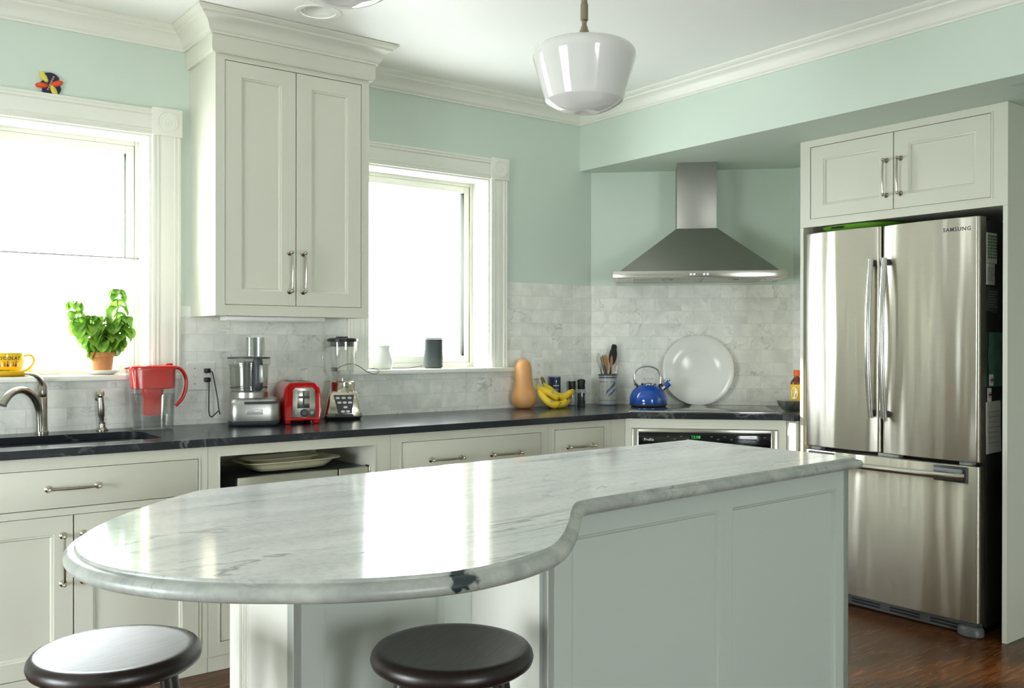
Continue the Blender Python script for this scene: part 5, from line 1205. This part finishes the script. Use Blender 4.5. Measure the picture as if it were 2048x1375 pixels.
b = B(); b.lathe([(.0175, .147), (.018, .149), (.0175, .178), (.016, .180), (0, .180)], 30); b.build('cap', mat('orange_cap', (.75, .13, .01, 1), .35), t)
t = thing('sauce_bottle', 'dark tall bottle half hidden behind the hot sauce', 'bottle', (4.475, 3.150, CT+.0405), 0)
b = B(); b.lathe([(0, 0), (.03, 0), (.031, .003), (.031, .12), (.018, .14), (.0155, .145), (.0155, .175), (0, .175)], 32); b.build('glass', mat('dark_glass', (.015, .008, .006, 1), .12, coat=.4), t)
b = B(); b.cyl(.017, .1755, .195, 24, bev=.002); b.build('cap', M_blackp, t)
t = thing('red_squeeze_bottle', 'round red container mostly hidden by the fridge surround', 'container', (4.398, 3.090, CT+.0405), 0)
b = B(); b.lathe([(0, 0), (.02, 0), (.030, .012), (.034, .035), (.030, .060), (.018, .076), (0, .080)], 32); b.build('body', M_redt, t)
b = B(); b.lathe([(.014, .077), (.014, .100), (.012, .102), (0, .102)], 20); b.build('cap', M_outlet, t)
t = thing('glass_bowl', 'small smoky glass bowl at the right end of the black worktop', 'bowl', (4.228, 3.118, CT+.0005), 0)
b = B(); b.lathe([(0, 0), (.022, 0), (.024, .003), (.040, .016), (.056, .038), (.064, .060), (.0615, .060), (.053, .040), (.037, .019), (.020, .007), (0, .006)], 48, cap=False); b.build('dish', clear('smoky_glass', (.72, .74, .73, 1), .4, .03), t)

# niche: countertop oven and platters
t = thing('toaster_oven', 'brushed steel countertop oven inside the open cabinet niche', 'oven', (1.655, 3.640, .4305), 0)
M_mw = brushed('oven_front_steel', (.52, .50, .44, 1), .28, .4)
b = B(); b.box(-.294, .294, .022, .40, .012, .310, .006); b.build('housing', M_dgrey, t)
b = B(); b.box(-.296, .150, -.002, .022, .015, .312, .006); b.build('door', M_mw, t)
b = B(); b.box(.153, .296, -.002, .022, .015, .312, .006); b.build('control_panel', M_mw, t)
b = B(); b.box(.2965, .302, -.006, .03, .02, .318, .002); b.build('side_trim', M_chrome, t)
b = B(); b.box(-.24, .11, -.004, -.0015, .06, .25, .002); b.build('door_window', M_bgl, t)
b = B()
for x in (-.24, .24): b.cyl(.014, 0, .012, 14, T(x, .08, 0)); b.cyl(.014, 0, .012, 14, T(x, .34, 0))
b.build('feet', M_blackp, t)
M_cream = mat('cream_glaze', (.70, .67, .48, 1), .25, var=.03, coat=.2)
def platter(name, label, x, y, z, w, d, h, rz):
    t = thing(name, label, 'platter', (x, y, z), rz)
    b = B(); rg = []
    for a, c, zz in ((.62, .52, 0), (.72, .66, .002), (.82, .80, h*.55), (.88, .87, h*.85), (1.0, 1.0, h), (.99, .99, h+.003), (.865, .85, h*.90), (.80, .77, h*.55), (.70, .62, .006), (.5, .4, .005)):
        rg.append([(px*a*w, py*c*d, zz) for px, py in oval(1, 1, 56, 4)])
    b.ring_loft(rg); b.build('dish', M_cream, t, ang=60)
platter('serving_platter', 'cream rectangular platter on top of the steel oven in the niche', 1.628, 3.770, .7495, .225, .125, .038, .05)
platter('serving_platter', 'second cream platter nested inside the larger one in the niche', 1.600, 3.790, .7560, .168, .082, .040, .10)
